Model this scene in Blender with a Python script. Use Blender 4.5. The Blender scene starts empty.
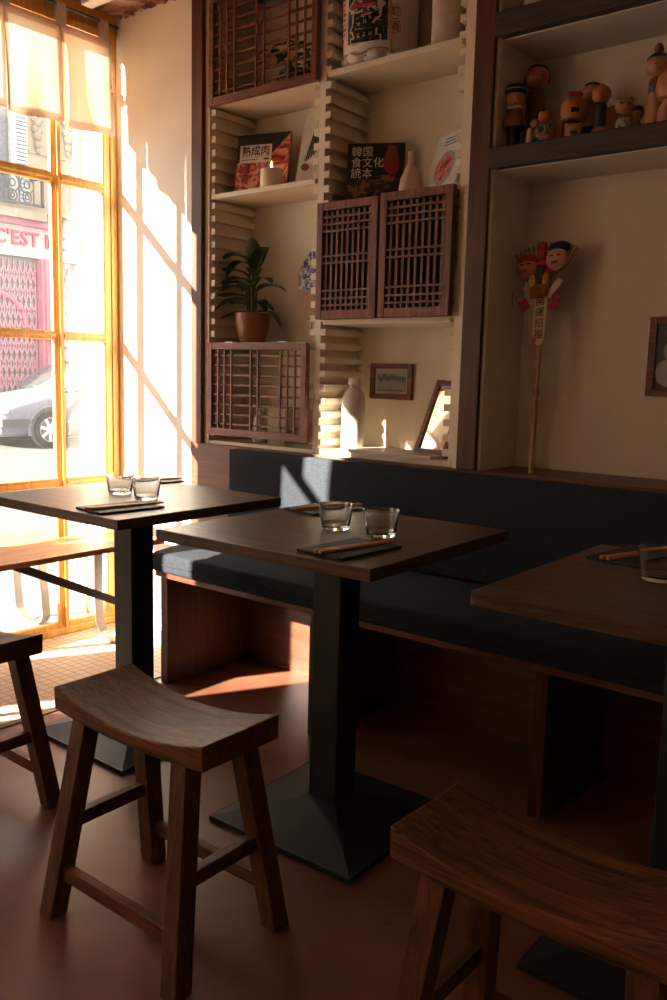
import bpy, bmesh, math, random
from mathutils import Vector, Matrix, Euler, Quaternion
random.seed(7)
C = bpy.context.scene.collection
PI = math.pi
R = math.radians

# ------------------------------------------------------------------ materials
MATS = {}
def new_mat(name):
    m = bpy.data.materials.new(name); m.use_nodes = True
    nt = m.node_tree; nt.nodes.clear()
    out = nt.nodes.new('ShaderNodeOutputMaterial')
    return m, nt, out
def N(nt, t, **kw):
    n = nt.nodes.new(t)
    for k, v in kw.items():
        if k in n.inputs.keys(): n.inputs[k].default_value = v
        else: setattr(n, k, v)
    return n
def principled(nt, out, color, rough=.5, spec=.5, metal=0):
    b = nt.nodes.new('ShaderNodeBsdfPrincipled')
    b.inputs['Base Color'].default_value = (*color, 1)
    b.inputs['Roughness'].default_value = rough
    b.inputs['Specular IOR Level'].default_value = spec
    b.inputs['Metallic'].default_value = metal
    nt.links.new(b.outputs[0], out.inputs[0])
    return b
def plain(name, color, rough=.6, spec=.4, metal=0, vary=.12, scale=30, bump=0.0):
    if name in MATS: return MATS[name]
    m, nt, out = new_mat(name)
    b = principled(nt, out, color, rough, spec, metal)
    tc = N(nt, 'ShaderNodeTexCoord')
    no = N(nt, 'ShaderNodeTexNoise', Scale=scale, Detail=5.0)
    nt.links.new(tc.outputs['Object'], no.inputs['Vector'])
    cr = N(nt, 'ShaderNodeValToRGB')
    cr.color_ramp.elements[0].position = .3; cr.color_ramp.elements[1].position = .7
    cr.color_ramp.elements[0].color = (*[c*(1-vary) for c in color], 1)
    cr.color_ramp.elements[1].color = (*[min(1, c*(1+vary)) for c in color], 1)
    nt.links.new(no.outputs['Fac'], cr.inputs[0]); nt.links.new(cr.outputs[0], b.inputs['Base Color'])
    if bump:
        bp = N(nt, 'ShaderNodeBump', Strength=.6, Distance=bump)
        nt.links.new(no.outputs['Fac'], bp.inputs['Height']); nt.links.new(bp.outputs[0], b.inputs['Normal'])
    MATS[name] = m
    return m
def wood(name, dark, light, axis=0, rough=.45, cross=45., along=2.2, bump=.0006, spec=.4, distort=.6, mid=.5):
    if name in MATS: return MATS[name]
    m, nt, out = new_mat(name)
    b = principled(nt, out, light, rough, spec)
    tc = N(nt, 'ShaderNodeTexCoord'); mp = N(nt, 'ShaderNodeMapping')
    sc = [cross]*3; sc[axis] = along
    mp.inputs['Scale'].default_value = sc
    nt.links.new(tc.outputs['Object'], mp.inputs['Vector'])
    no = N(nt, 'ShaderNodeTexNoise', Scale=1.0, Detail=7.0, Roughness=.62, Distortion=distort)
    nt.links.new(mp.outputs[0], no.inputs['Vector'])
    mp2 = N(nt, 'ShaderNodeMapping'); s2 = [cross*3.2]*3; s2[axis] = along*1.6
    mp2.inputs['Scale'].default_value = s2
    nt.links.new(tc.outputs['Object'], mp2.inputs['Vector'])
    n2 = N(nt, 'ShaderNodeTexNoise', Scale=1.0, Detail=3.0)
    nt.links.new(mp2.outputs[0], n2.inputs['Vector'])
    mx = N(nt, 'ShaderNodeMath', operation='MULTIPLY_ADD'); mx.inputs[1].default_value = .35; 
    nt.links.new(n2.outputs['Fac'], mx.inputs[0]); 
    mm = N(nt, 'ShaderNodeMath', operation='MULTIPLY'); mm.inputs[1].default_value = .65
    nt.links.new(no.outputs['Fac'], mm.inputs[0]); nt.links.new(mm.outputs[0], mx.inputs[2])
    cr = N(nt, 'ShaderNodeValToRGB')
    cr.color_ramp.elements[0].position = mid-.14; cr.color_ramp.elements[1].position = mid+.14
    cr.color_ramp.elements[0].color = (*dark, 1); cr.color_ramp.elements[1].color = (*light, 1)
    nt.links.new(mx.outputs[0], cr.inputs[0]); nt.links.new(cr.outputs[0], b.inputs['Base Color'])
    bp = N(nt, 'ShaderNodeBump', Strength=1.0, Distance=bump)
    nt.links.new(mx.outputs[0], bp.inputs['Height']); nt.links.new(bp.outputs[0], b.inputs['Normal'])
    MATS[name] = m
    return m
def fabric(name, c1, c2, rough=.95, scale=900):
    if name in MATS: return MATS[name]
    m, nt, out = new_mat(name)
    b = principled(nt, out, c1, rough, .15)
    tc = N(nt, 'ShaderNodeTexCoord')
    a = N(nt, 'ShaderNodeTexNoise', Scale=scale, Detail=2.0)
    mp = N(nt, 'ShaderNodeMapping'); mp.inputs['Scale'].default_value = (1, .12, .12)
    mp2 = N(nt, 'ShaderNodeMapping'); mp2.inputs['Scale'].default_value = (.12, 1, 1)
    a2 = N(nt, 'ShaderNodeTexNoise', Scale=scale, Detail=2.0)
    nt.links.new(tc.outputs['Object'], mp.inputs[0]); nt.links.new(mp.outputs[0], a.inputs['Vector'])
    nt.links.new(tc.outputs['Object'], mp2.inputs[0]); nt.links.new(mp2.outputs[0], a2.inputs['Vector'])
    ad = N(nt, 'ShaderNodeMath', operation='ADD'); nt.links.new(a.outputs['Fac'], ad.inputs[0]); nt.links.new(a2.outputs['Fac'], ad.inputs[1])
    hf = N(nt, 'ShaderNodeMath', operation='MULTIPLY'); hf.inputs[1].default_value = .5; nt.links.new(ad.outputs[0], hf.inputs[0])
    cr = N(nt, 'ShaderNodeValToRGB')
    cr.color_ramp.elements[0].position = .35; cr.color_ramp.elements[1].position = .65
    cr.color_ramp.elements[0].color = (*c1, 1); cr.color_ramp.elements[1].color = (*c2, 1)
    nt.links.new(hf.outputs[0], cr.inputs[0]); nt.links.new(cr.outputs[0], b.inputs['Base Color'])
    bp = N(nt, 'ShaderNodeBump', Strength=.7, Distance=.0006)
    nt.links.new(hf.outputs[0], bp.inputs['Height']); nt.links.new(bp.outputs[0], b.inputs['Normal'])
    MATS[name] = m
    return m
def cloth(name, color, trans, translucency=.5):
    m, nt, out = new_mat(name)
    d = N(nt, 'ShaderNodeBsdfDiffuse'); d.inputs[0].default_value = (*color, 1)
    t = N(nt, 'ShaderNodeBsdfTranslucent'); t.inputs[0].default_value = (*trans, 1)
    mx = N(nt, 'ShaderNodeMixShader'); mx.inputs[0].default_value = translucency
    tc = N(nt, 'ShaderNodeTexCoord'); no = N(nt, 'ShaderNodeTexNoise', Scale=400.0, Detail=2.0)
    nt.links.new(tc.outputs['Object'], no.inputs['Vector'])
    bp = N(nt, 'ShaderNodeBump', Strength=.4, Distance=.0005); nt.links.new(no.outputs['Fac'], bp.inputs['Height'])
    nt.links.new(bp.outputs[0], d.inputs['Normal'])
    nt.links.new(d.outputs[0], mx.inputs[1]); nt.links.new(t.outputs[0], mx.inputs[2]); nt.links.new(mx.outputs[0], out.inputs[0])
    return m
def pane_mat(name, dust_haze=.05, tint=(.98, .98, .97)):
    m, nt, out = new_mat(name)
    tr = N(nt, 'ShaderNodeBsdfTransparent'); tr.inputs[0].default_value = (*tint, 1)
    gl = N(nt, 'ShaderNodeBsdfGlossy', Roughness=.02); gl.inputs[0].default_value = (1, 1, 1, 1)
    lw = N(nt, 'ShaderNodeLayerWeight', Blend=.5)
    pw = N(nt, 'ShaderNodeMath', operation='POWER'); pw.inputs[1].default_value = 4.0; nt.links.new(lw.outputs['Facing'], pw.inputs[0])
    fr = N(nt, 'ShaderNodeMath', operation='MULTIPLY_ADD'); fr.inputs[1].default_value = .5; fr.inputs[2].default_value = .03; nt.links.new(pw.outputs[0], fr.inputs[0])
    a = N(nt, 'ShaderNodeMixShader'); nt.links.new(fr.outputs[0], a.inputs[0]); nt.links.new(tr.outputs[0], a.inputs[1]); nt.links.new(gl.outputs[0], a.inputs[2])
    tl = N(nt, 'ShaderNodeBsdfTranslucent'); tl.inputs[0].default_value = (.9, .88, .84, 1)
    b = N(nt, 'ShaderNodeMixShader')
    tc = N(nt, 'ShaderNodeTexCoord'); no = N(nt, 'ShaderNodeTexNoise', Scale=9.0, Detail=6.0)
    nt.links.new(tc.outputs['Object'], no.inputs['Vector'])
    mr = N(nt, 'ShaderNodeMapRange'); mr.inputs[1].default_value = .3; mr.inputs[2].default_value = .7
    mr.inputs[3].default_value = dust_haze*.6; mr.inputs[4].default_value = dust_haze*1.4
    nt.links.new(no.outputs['Fac'], mr.inputs[0]); nt.links.new(mr.outputs[0], b.inputs[0])
    nt.links.new(a.outputs[0], b.inputs[1]); nt.links.new(tl.outputs[0], b.inputs[2]); nt.links.new(b.outputs[0], out.inputs[0])
    return m

M_stool = wood('stool wood along x', (.040, .013, .005), (.24, .092, .036), 0, .5, 70, 3.0, .0026, .3, 1.2)
M_stoolz = wood('stool wood along z', (.036, .013, .006), (.19, .074, .030), 2, .45, 60, 3.0, .0012, .4, .8)
M_stooly = wood('stool wood along y', (.036, .013, .006), (.18, .070, .029), 1, .45, 60, 3.0, .0010, .4, .8)
M_table = wood('dark table wood', (.036, .015, .008), (.145, .070, .036), 0, .38, 44, 2.5, .0020, .4, 1.6)
M_black = plain('black powder coated steel', (.011, .013, .016), .5, .45, 0, .1, 200, .00015)
M_cherry = wood('reddish brown wood', (.045, .013, .006), (.11, .034, .014), 2, .4, 22, 1.6, .0005, .4, 2.0)
M_cherryx = wood('reddish brown wood along x', (.075, .023, .010), (.17, .056, .024), 0, .4, 22, 1.6, .0005, .4, 2.0)
M_post = wood('dark red post wood', (.060, .020, .009), (.130, .045, .020), 2, .45, 14, 1.2, .0006, .35, 2.4)
M_lat = wood('lattice dark brown wood', (.075, .023, .009), (.29, .095, .036), 0, .42, 55, 4, .0004, .45, 1.0)
M_latz = wood('lattice dark brown wood upright', (.075, .023, .009), (.29, .095, .036), 2, .42, 55, 4, .0004, .45, 1.0)
M_shelf = plain('warm beige paint', (.78, .67, .51), .55, .3, 0, .04, 12)
M_wall = plain('off white wall plaster', (.66, .58, .48), .85, .2, 0, .05, 6, .0006)
M_niche = plain('niche beige plaster', (.80, .72, .61), .85, .2, 0, .05, 5, .0006)
M_reveal = plain('pale cream plaster', (.82, .76, .68), .85, .2, 0, .05, 5, .0008)
M_darkshelf = wood('weathered grey brown plank', (.032, .021, .016), (.085, .060, .045), 0, .55, 30, 2.5, .0012, .35, 3.0)
M_cush = fabric('charcoal woven cushion fabric', (.013, .015, .019), (.040, .045, .054))
M_window = wood('honey varnished window wood', (.52, .24, .045), (.78, .42, .10), 2, .35, 40, 3, .0003, .5, .8)
M_windowy = wood('honey varnished window wood across', (.52, .24, .045), (.78, .42, .10), 1, .35, 40, 3, .0003, .5, .8)
M_bench = wood('orange pine bench wood', (.36, .14, .045), (.62, .29, .11), 1, .4, 26, 2.0, .0005, .4, 1.6)
M_steel = plain('brushed grey flat steel', (.28, .25, .22), .35, .5, .7, .1, 80)
M_darksteel = plain('dark steel bar', (.05, .045, .04), .45, .5, .5, .1, 80)
M_glass = None
def glass_mat():
    m, nt, out = new_mat('clear drinking glass')
    g = N(nt, 'ShaderNodeBsdfGlass', IOR=1.47, Roughness=0.0); g.inputs[0].default_value = (1, 1, 1, 1)
    nt.links.new(g.outputs[0], out.inputs[0]); return m
M_glass = glass_mat()
M_slate = plain('matt black slate', (.016, .016, .018), .6, .4, 0, .2, 150, .0005)
M_chop = wood('orange bamboo chopstick', (.58, .26, .10), (.80, .44, .22), 1, .4, 90, 6, .0002)
M_white = plain('white ceramic', (.74, .66, .55), .35, .45, 0, .03, 20)
M_brass = plain('aged brass', (.55, .33, .08), .35, .5, .8, .1, 60)
M_pane = pane_mat('window pane glass', .008)
M_pane2 = pane_mat('hazy window pane glass', .022)  # right pane: washed-out glare put in as a milky translucent film

# ------------------------------------------------------------------ mesh helper
class MB:
    def __init__(s): s.bm = bmesh.new()
    def box(s, x0, x1, y0, y1, z0, z1, bev=0.0):
        cx, cy, cz = (x0+x1)/2, (y0+y1)/2, (z0+z1)/2
        r = bmesh.ops.create_cube(s.bm, size=1, matrix=Matrix.Translation((cx, cy, cz)) @ Matrix.Diagonal((abs(x1-x0), abs(y1-y0), abs(z1-z0), 1)))
        if bev:
            es = {e for v in r['verts'] for e in v.link_edges}
            bmesh.ops.bevel(s.bm, geom=list(es), offset=bev, segments=2, affect='EDGES', profile=.6)
        return s
    def obox(s, mat, sx, sy, sz, bev=0.0):
        r = bmesh.ops.create_cube(s.bm, size=1, matrix=mat @ Matrix.Diagonal((sx, sy, sz, 1)))
        if bev:
            es = {e for v in r['verts'] for e in v.link_edges}
            bmesh.ops.bevel(s.bm, geom=list(es), offset=bev, segments=2, affect='EDGES', profile=.6)
        return s
    def hexa(s, bot, top, bev=0.0):
        vs = [s.bm.verts.new(p) for p in bot+top]
        fs = [(3, 2, 1, 0), (4, 5, 6, 7), (0, 1, 5, 4), (1, 2, 6, 5), (2, 3, 7, 6), (3, 0, 4, 7)]
        for f in fs: s.bm.faces.new([vs[i] for i in f])
        if bev:
            es = {e for v in vs for e in v.link_edges}
            bmesh.ops.bevel(s.bm, geom=list(es), offset=bev, segments=2, affect='EDGES', profile=.6)
        return s
    def lathe(s, prof, seg=32, c=(0, 0), caps=True, sx=1, sy=1):
        rings = []
        for r, z in prof:
            if r < 1e-6: rings.append([s.bm.verts.new((c[0], c[1], z))])
            else: rings.append([s.bm.verts.new((c[0]+sx*r*math.cos(2*PI*i/seg), c[1]+sy*r*math.sin(2*PI*i/seg), z)) for i in range(seg)])
        for a, b in zip(rings[:-1], rings[1:]):
            if len(a) == 1 and len(b) == 1: continue
            for i in range(seg):
                j = (i+1) % seg
                if len(a) == 1: s.bm.faces.new((a[0], b[j], b[i]))
                elif len(b) == 1: s.bm.faces.new((a[i], a[j], b[0]))
                else: s.bm.faces.new((a[i], a[j], b[j], b[i]))
        if caps:
            if len(rings[0]) > 1: s.bm.faces.new(list(reversed(rings[0])))
            if len(rings[-1]) > 1: s.bm.faces.new(rings[-1])
        return s
    def tube(s, pts, rad, seg=8):
        pts = [Vector(p) for p in pts]; n = len(pts); rings = []
        rr = rad if isinstance(rad, (list, tuple)) else [rad]*n
        for i, p in enumerate(pts):
            t = (pts[min(i+1, n-1)]-pts[max(i-1, 0)]).normalized()
            up = Vector((0, 0, 1)) if abs(t.z) < .9 else Vector((1, 0, 0))
            a = t.cross(up).normalized(); b = a.cross(t).normalized()
            rings.append([s.bm.verts.new(p+a*rr[i]*math.cos(2*PI*k/seg)+b*rr[i]*math.sin(2*PI*k/seg)) for k in range(seg)])
        for A, B in zip(rings[:-1], rings[1:]):
            for k in range(seg): s.bm.faces.new((A[k], A[(k+1) % seg], B[(k+1) % seg], B[k]))
        s.bm.faces.new(list(reversed(rings[0]))); s.bm.faces.new(rings[-1])
        return s
    def strip(s, pts, width_axis, w, th):
        """flat bar bent along pts; width along width_axis"""
        pts = [Vector(p) for p in pts]; n = len(pts); wa = Vector(width_axis).normalized(); rings = []
        for i, p in enumerate(pts):
            t = (pts[min(i+1, n-1)]-pts[max(i-1, 0)]).normalized(); nn = t.cross(wa).normalized()
            rings.append([s.bm.verts.new(p+wa*w/2*a+nn*th/2*b) for a, b in ((-1, -1), (1, -1), (1, 1), (-1, 1))])
        for A, B in zip(rings[:-1], rings[1:]):
            for k in range(4): s.bm.faces.new((A[k], A[(k+1) % 4], B[(k+1) % 4], B[k]))
        s.bm.faces.new(list(reversed(rings[0]))); s.bm.faces.new(rings[-1])
        return s
    def ball(s, c, r, sx=1, sy=1, sz=1, seg=20):
        bmesh.ops.create_uvsphere(s.bm, u_segments=seg, v_segments=seg//2+2, radius=r, matrix=Matrix.Translation(c) @ Matrix.Diagonal((sx, sy, sz, 1)))
        return s
    def prism(s, poly, y0, y1):
        """polygon in xz extruded along y"""
        a = [s.bm.verts.new((x, y0, z)) for x, z in poly]; b = [s.bm.verts.new((x, y1, z)) for x, z in poly]
        s.bm.faces.new(a); s.bm.faces.new(list(reversed(b)))
        n = len(poly)
        for i in range(n): s.bm.faces.new((a[i], b[i], b[(i+1) % n], a[(i+1) % n]))
        return s
    def obj(s, name, mat, parent=None, smooth=False, ang=40):
        bmesh.ops.recalc_face_normals(s.bm, faces=s.bm.faces)
        me = bpy.data.meshes.new(name); s.bm.to_mesh(me); s.bm.free()
        if isinstance(mat, (list, tuple)):
            for mm in mat: me.materials.append(mm)
        else: me.materials.append(mat)
        if smooth:
            for p in me.polygons: p.use_smooth = True
            try: me.set_sharp_from_angle(angle=R(ang))
            except Exception: pass
        o = bpy.data.objects.new(name, me); C.objects.link(o)
        if parent: o.parent = parent
        return o
def thing(name, label, cat, loc=(0, 0, 0), rz=0, group=None, rot=None):
    o = bpy.data.objects.new(name, None); C.objects.link(o); o.empty_display_size = .05
    o.location = loc; o.rotation_euler = rot if rot else (0, 0, rz)
    o['label'] = label; o['category'] = cat
    if group: o['group'] = group
    return o
def tag(o, label, cat, group=None, kind=None):
    o['label'] = label; o['category'] = cat
    if group: o['group'] = group
    if kind: o['kind'] = kind
    return o
def struct(o, label=None):
    o['kind'] = 'structure'
    if label: o['label'] = label
    return o
def kids(o): return [c for c in bpy.data.objects if c.parent == o]
def dup(o, parent=None):
    c = o.copy(); C.objects.link(c)
    if parent: c.parent = parent
    for k in kids(o): dup(k, c)
    return c
def text_mesh(name, body, size, mat, parent=None, mtx=None, ext=.0004, align='CENTER', spacing=1.0, line=1.0, bold=0.0):
    cu = bpy.data.curves.new(name, 'FONT'); cu.body = body; cu.size = size
    cu.align_x = align; cu.align_y = 'CENTER'; cu.extrude = ext; cu.space_character = spacing; cu.space_line = line
    cu.offset = bold; cu.resolution_u = 3
    t = bpy.data.objects.new('tmp', cu); C.objects.link(t)
    dg = bpy.context.evaluated_depsgraph_get(); dg.update()
    me = bpy.data.meshes.new_from_object(t.evaluated_get(dg)); bpy.data.objects.remove(t)
    if mtx is not None: me.transform(mtx)
    me.materials.clear(); me.materials.append(mat)
    o = bpy.data.objects.new(name, me); C.objects.link(o)
    if parent: o.parent = parent
    return o
STAND = Matrix.Rotation(PI/2, 4, 'X')      # text lying in xy -> standing, readable from -y

# ------------------------------------------------------------------ setting
YW = 2.40
XW = -3.14
# floors
def floor_wood():
    m, nt, out = new_mat('polished red brown floor')
    b = principled(nt, out, (.2, .07, .035), .38, .45)
    tc = N(nt, 'ShaderNodeTexCoord')
    n1 = N(nt, 'ShaderNodeTexNoise', Scale=3.0, Detail=8.0, Roughness=.6); nt.links.new(tc.outputs['Object'], n1.inputs['Vector'])
    cr = N(nt, 'ShaderNodeValToRGB'); cr.color_ramp.elements[0].position = .32; cr.color_ramp.elements[1].position = .7
    cr.color_ramp.elements[0].color = (.145, .054, .030, 1); cr.color_ramp.elements[1].color = (.26, .105, .058, 1)
    nt.links.new(n1.outputs['Fac'], cr.inputs[0])
    # darker scuffs
    n2 = N(nt, 'ShaderNodeTexNoise', Scale=60.0, Detail=4.0); mp = N(nt, 'ShaderNodeMapping'); mp.inputs['Scale'].default_value = (.25, 1, 1); mp.inputs['Rotation'].default_value = (0, 0, .6)
    nt.links.new(tc.outputs['Object'], mp.inputs[0]); nt.links.new(mp.outputs[0], n2.inputs['Vector'])
    c2 = N(nt, 'ShaderNodeValToRGB'); c2.color_ramp.elements[0].position = .26; c2.color_ramp.elements[1].position = .32
    c2.color_ramp.elements[0].color = (.45, .45, .45, 1); c2.color_ramp.elements[1].color = (1, 1, 1, 1)
    nt.links.new(n2.outputs['Fac'], c2.inputs[0])
    mx = N(nt, 'ShaderNodeMix', data_type='RGBA', blend_type='MULTIPLY'); mx.inputs[0].default_value = 1
    nt.links.new(cr.outputs[0], mx.inputs[6]); nt.links.new(c2.outputs[0], mx.inputs[7]); nt.links.new(mx.outputs[2], b.inputs['Base Color'])
    mr = N(nt, 'ShaderNodeMapRange'); mr.inputs[3].default_value = .28; mr.inputs[4].default_value = .5
    nt.links.new(n1.outputs['Fac'], mr.inputs[0]); nt.links.new(mr.outputs[0], b.inputs['Roughness'])
    return m
def floor_tile():
    m, nt, out = new_mat('small peach mosaic tile')
    b = principled(nt, out, (.6, .42, .28), .5, .4)
    tc = N(nt, 'ShaderNodeTexCoord')
    br = N(nt, 'ShaderNodeTexBrick', Scale=1.0, offset=0.0)
    br.inputs['Brick Width'].default_value = .036; br.inputs['Row Height'].default_value = .036; br.inputs['Mortar Size'].default_value = .0022
    br.inputs['Color1'].default_value = (.62, .44, .29, 1); br.inputs['Color2'].default_value = (.56, .38, .25, 1); br.inputs['Mortar'].default_value = (.30, .17, .10, 1)
    nt.links.new(tc.outputs['Object'], br.inputs['Vector']); nt.links.new(br.outputs['Color'], b.inputs['Base Color'])
    bp = N(nt, 'ShaderNodeBump', Strength=.5, Distance=.001); bp.invert = True
    nt.links.new(br.outputs['Fac'], bp.inputs['Height']); nt.links.new(bp.outputs[0], b.inputs['Normal'])
    return m
struct(MB().box(-2.43, 2.6, -2.6, 2.66, -.06, 0).obj('floor', floor_wood()))
struct(MB().box(-3.20, -2.44, -2.6, 2.399, -.06, -.002).obj('floor', floor_tile()), 'peach mosaic tile strip inside the window')
struct(MB().box(-2.446, -2.418, -2.6, 2.399, -.05, .004, .001).obj('trim_1', plain('dark bronze strip', (.06, .035, .02), .4, .5, .3)), 'dark edging strip between the tiles and the brown floor')
# walls
struct(MB().box(XW-.06, -2.668, YW, 2.70, -.08, 2.60).obj('wall_left', M_reveal), 'cream wall beside the window')
struct(MB().box(-2.72, 2.6, 2.645, 2.72, 0, 2.60).obj('wall_back', M_niche))
struct(MB().box(-1.437, -1.338, YW+.004, 2.648, .84, 2.60).obj('wall_pier', M_shelf), 'narrow pier between the shelving and the niche')
struct(MB().box(2.55, 2.62, -2.6, 2.66, 0, 2.6).obj('wall_right', M_wall))
struct(MB().box(-3.2, 2.6, -2.66, -2.60, 0, 2.6).obj('wall_front', M_wall))
# ceiling : old reddish plaster with a ragged edge
def ceiling_mat():
    m, nt, out = new_mat('old peeling reddish ceiling plaster')
    b = principled(nt, out, (.2, .08, .05), .8, .3)
    tc = N(nt, 'ShaderNodeTexCoord'); no = N(nt, 'ShaderNodeTexNoise', Scale=7.0, Detail=8.0, Roughness=.65, Distortion=.6)
    nt.links.new(tc.outputs['Object'], no.inputs['Vector'])
    cr = N(nt, 'ShaderNodeValToRGB'); e = cr.color_ramp.elements
    e[0].position = .40; e[0].color = (.10, .035, .022, 1); e[1].position = .62; e[1].color = (.50, .34, .24, 1)
    x = e.new(.5); x.color = (.30, .13, .08, 1)
    nt.links.new(no.outputs['Fac'], cr.inputs[0]); nt.links.new(cr.outputs[0], b.inputs['Base Color'])
    bp = N(nt, 'ShaderNodeBump', Strength=1, Distance=.01); nt.links.new(no.outputs['Fac'], bp.inputs['Height']); nt.links.new(bp.outputs[0], b.inputs['Normal'])
    return m
mb = MB(); mb.box(-3.2, 2.6, -2.6, 2.66, 2.575, 2.65)
struct(mb.obj('ceiling', ceiling_mat()))
mb = MB(); x = XW+.005                                       # ragged broken edge where ceiling meets wall
while x < -2.70:
    w = random.uniform(.012, .03); h = random.uniform(.006, .030); d = random.uniform(.015, .05)
    mb.ball((x+w/2, YW-.004, 2.576), .5, w*1.6, d, h*1.5, 8); x += w*.8
struct(mb.obj('trim_2', ceiling_mat(), None, True), 'ragged broken plaster edge along the ceiling')
struct(MB().box(-3.02, -2.2, 2.14, 2.19, 2.515, 2.574, .002).obj('trim_3', plain('white painted batten', (.72, .62, .52), .6)), 'pale painted batten under the ceiling')
# posts
struct(MB().box(-2.672, -2.612, YW-.008, YW+.0115, .842, 2.574, .003).obj('trim_4', M_post), 'reddish wooden post left of the shelving')
struct(MB().box(-1.416, -1.348, YW-.012, YW+.004, .842, 2.574, .003).obj('trim_5', M_post), 'dark reddish wooden post right of the shelving')

# ---- window wall
def win_frame():
    mb = MB(); x0, x1 = XW-.035, XW+.005
    # fixed outer jamb on the right, stepped
    mb.box(XW-.07, XW-.006, 2.366, 2.398, -.001, 2.574, .003)
    mb.box(XW-.06, XW-.012, 2.346, 2.37, -.001, 2.574, .002)
    mb.box(XW-.05, XW-.008, 2.330, 2.348, -.001, 2.574, .002)
    mb.box(XW-.07, XW+.004, 1.14, 2.398, 2.50, 2.574, .004)
    mb.box(XW-.06, XW+.010, 1.14, 2.37, 2.470, 2.502, .003)
    mb.box(XW-.06, XW+.010, 1.14, 2.37, -.001, .028, .003)
    return mb
wf = struct(win_frame().obj('window_1', M_window), 'honey coloured wooden shop window with panes')
rows = [(.045, .640), (.668, 1.248), (1.276, 1.868), (1.900, 2.47)]
cols = [(1.385, 1.605), (1.643, 2.082), (2.122, 2.330)]
for ci, (a, b) in enumerate(cols):
    mb = MB(); fw = .012
    # sash of this column
    for e0, e1 in ((a-.018, a+.004), (b-.004, b+.018)):
        mb.box(XW-.030, XW-.010, e0, e1, .028, 2.47, .002)
    for (z0, z1), (z2, z3) in zip(rows[:-1], rows[1:]):
        mb.box(XW-.030, XW-.006, a, b, z1-.004, z2+.004, .002)
        mb.box(XW-.036, XW+.001, a, b, (z1+z2)/2-.006, (z1+z2)/2+.006, .002)
    mb.box(XW-.032, XW-.004, a, b, .028, .049, .002); mb.box(XW-.032, XW-.004, a, b, 2.464, 2.48, .002)
    sash = mb.obj('window_sash', M_window, wf)
    for z0, z1 in rows:
        MB().box(XW-.0205, XW-.0165, a, b, z0, z1).obj('window_pane', M_pane2 if ci == 2 else M_pane, wf)
mb = MB(); mb.box(XW+.002, XW+.006, 2.098, 2.112, .03, 2.47)   # dark meeting gap cover strip
mb.obj('cover_strip', M_window, wf)
mb = MB(); mb.box(XW+.008, XW+.018, 2.352, 2.366, 2.235, 2.285, .002); mb.box(XW+.018, XW+.034, 2.345, 2.362, 2.243, 2.263, .003); mb.tube([(XW+.026, 2.35, 2.262), (XW+.03, 2.345, 2.29)], .004)
mb.obj('window_latch', M_brass, wf)
# rest of the shopfront left of the picture
struct(MB().box(XW-.022, XW+.0, .45, 1.362, -.06, 2.575).obj('wall_window', plain('painted shopfront pier', (.42, .24, .10), .5)), 'solid pier between the shop windows')
w2 = struct(MB().box(XW-.03, XW, -.14, .10, 0, 1.74).box(XW-.03, XW, .43, .449, 0, 2.574).box(XW-.03, XW, -.14, .43, 2.14, 2.574).box(XW-.03, XW, .235, .43, 1.74, 2.14).box(XW-.03, XW, -.14, .43, 1.74, 1.775).box(XW-.03, XW, .10, .43, 0, .08).obj('window_2', M_window))
MB().box(XW-.018, XW-.014, .10, .43, .08, 1.74).obj('window_pane', M_pane, w2)
struct(MB().box(XW-.08, XW, -2.66, -2.0, -.06, 2.60).box(XW-.08, XW, -.35, -.141, -.06, 2.60).box(XW-.08, XW, -2.0, -.35, -.06, .80).box(XW-.08, XW, -2.0, -.35, 2.2, 2.60).obj('wall_window', M_wall), 'inner wall left of the shop windows')
w3 = struct(MB().box(XW-.06, XW-.02, -2.0, -1.96, .80, 2.2).box(XW-.06, XW-.02, -.39, -.35, .80, 2.2).box(XW-.06, XW-.02, -1.96, -.39, .80, .84).box(XW-.06, XW-.02, -1.96, -.39, 2.16, 2.2).box(XW-.055, XW-.025, -1.19, -1.16, .84, 2.16).obj('added_window_3', M_window))  # unseen window added with its blind to bring soft daylight into the room
tag(MB().box(XW+.004, XW+.005, -2.03, -.32, .78, 2.22).obj('sun_diffusing_blind', cloth('sun diffusing blind', (.80, .72, .60), (.90, .78, .64), .6)), 'closed cream sun diffusing blind added over an unseen window to bring in daylight', 'blind')  # unseen blind added to glow in the sun and light the foreground

# ---- noren curtain
M_noren = cloth('cream linen curtain', (.86, .80, .73), (.93, .82, .68), .5)
M_hem = cloth('doubled linen hem', (.80, .67, .57), (.80, .62, .48), .42)
nz1, nz0 = 2.462, 2.090
nor = thing('noren_curtain', 'short cream linen curtain in split panels across the top of the window', 'curtain', (XW+.022, 2.34, nz0))
def noren_panel(y0, y1, seed, sag=0.0):
    rnd = random.Random(seed); ph = rnd.uniform(0, 6)
    nu, nv = 14, 12; bm = bmesh.new(); g = []
    gap = -.0010
    for j in range(nv+1):
        v = j/nv; row = []
        for i in range(nu+1):
            u = i/nu
            yy = y0+gap+(y1-y0-2*gap)*(u)
            yy += (u-.5)*-.004*v                       # slightly narrower at the bottom
            zz = nz1-(nz1-nz0)*v - .012*v*(1-u)
            xx = .010*math.sin(ph+u*5+v*2)*v + .006*math.sin(ph+11*u)*v + .012*v
            row.append(bm.verts.new((xx, yy-2.34, zz-nz0)))
        g.append(row)
    for j in range(nv):
        for i in range(nu):
            f = bm.faces.new((g[j][i], g[j][i+1], g[j+1][i+1], g[j+1][i]))
            f.material_index = 1 if (i == 0 or i == nu-1 or j == 0 or j == nv-1) else 0
    me = bpy.data.meshes.new('curtain_panel'); bm.to_mesh(me); bm.free()
    for p in me.polygons: p.use_smooth = True
    me.materials.append(M_noren); me.materials.append(M_hem)
    o = bpy.data.objects.new('curtain_panel', me); C.objects.link(o); o.parent = nor
    s = o.modifiers.new('s', 'SOLIDIFY'); s.thickness = .0008
    return o
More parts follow.
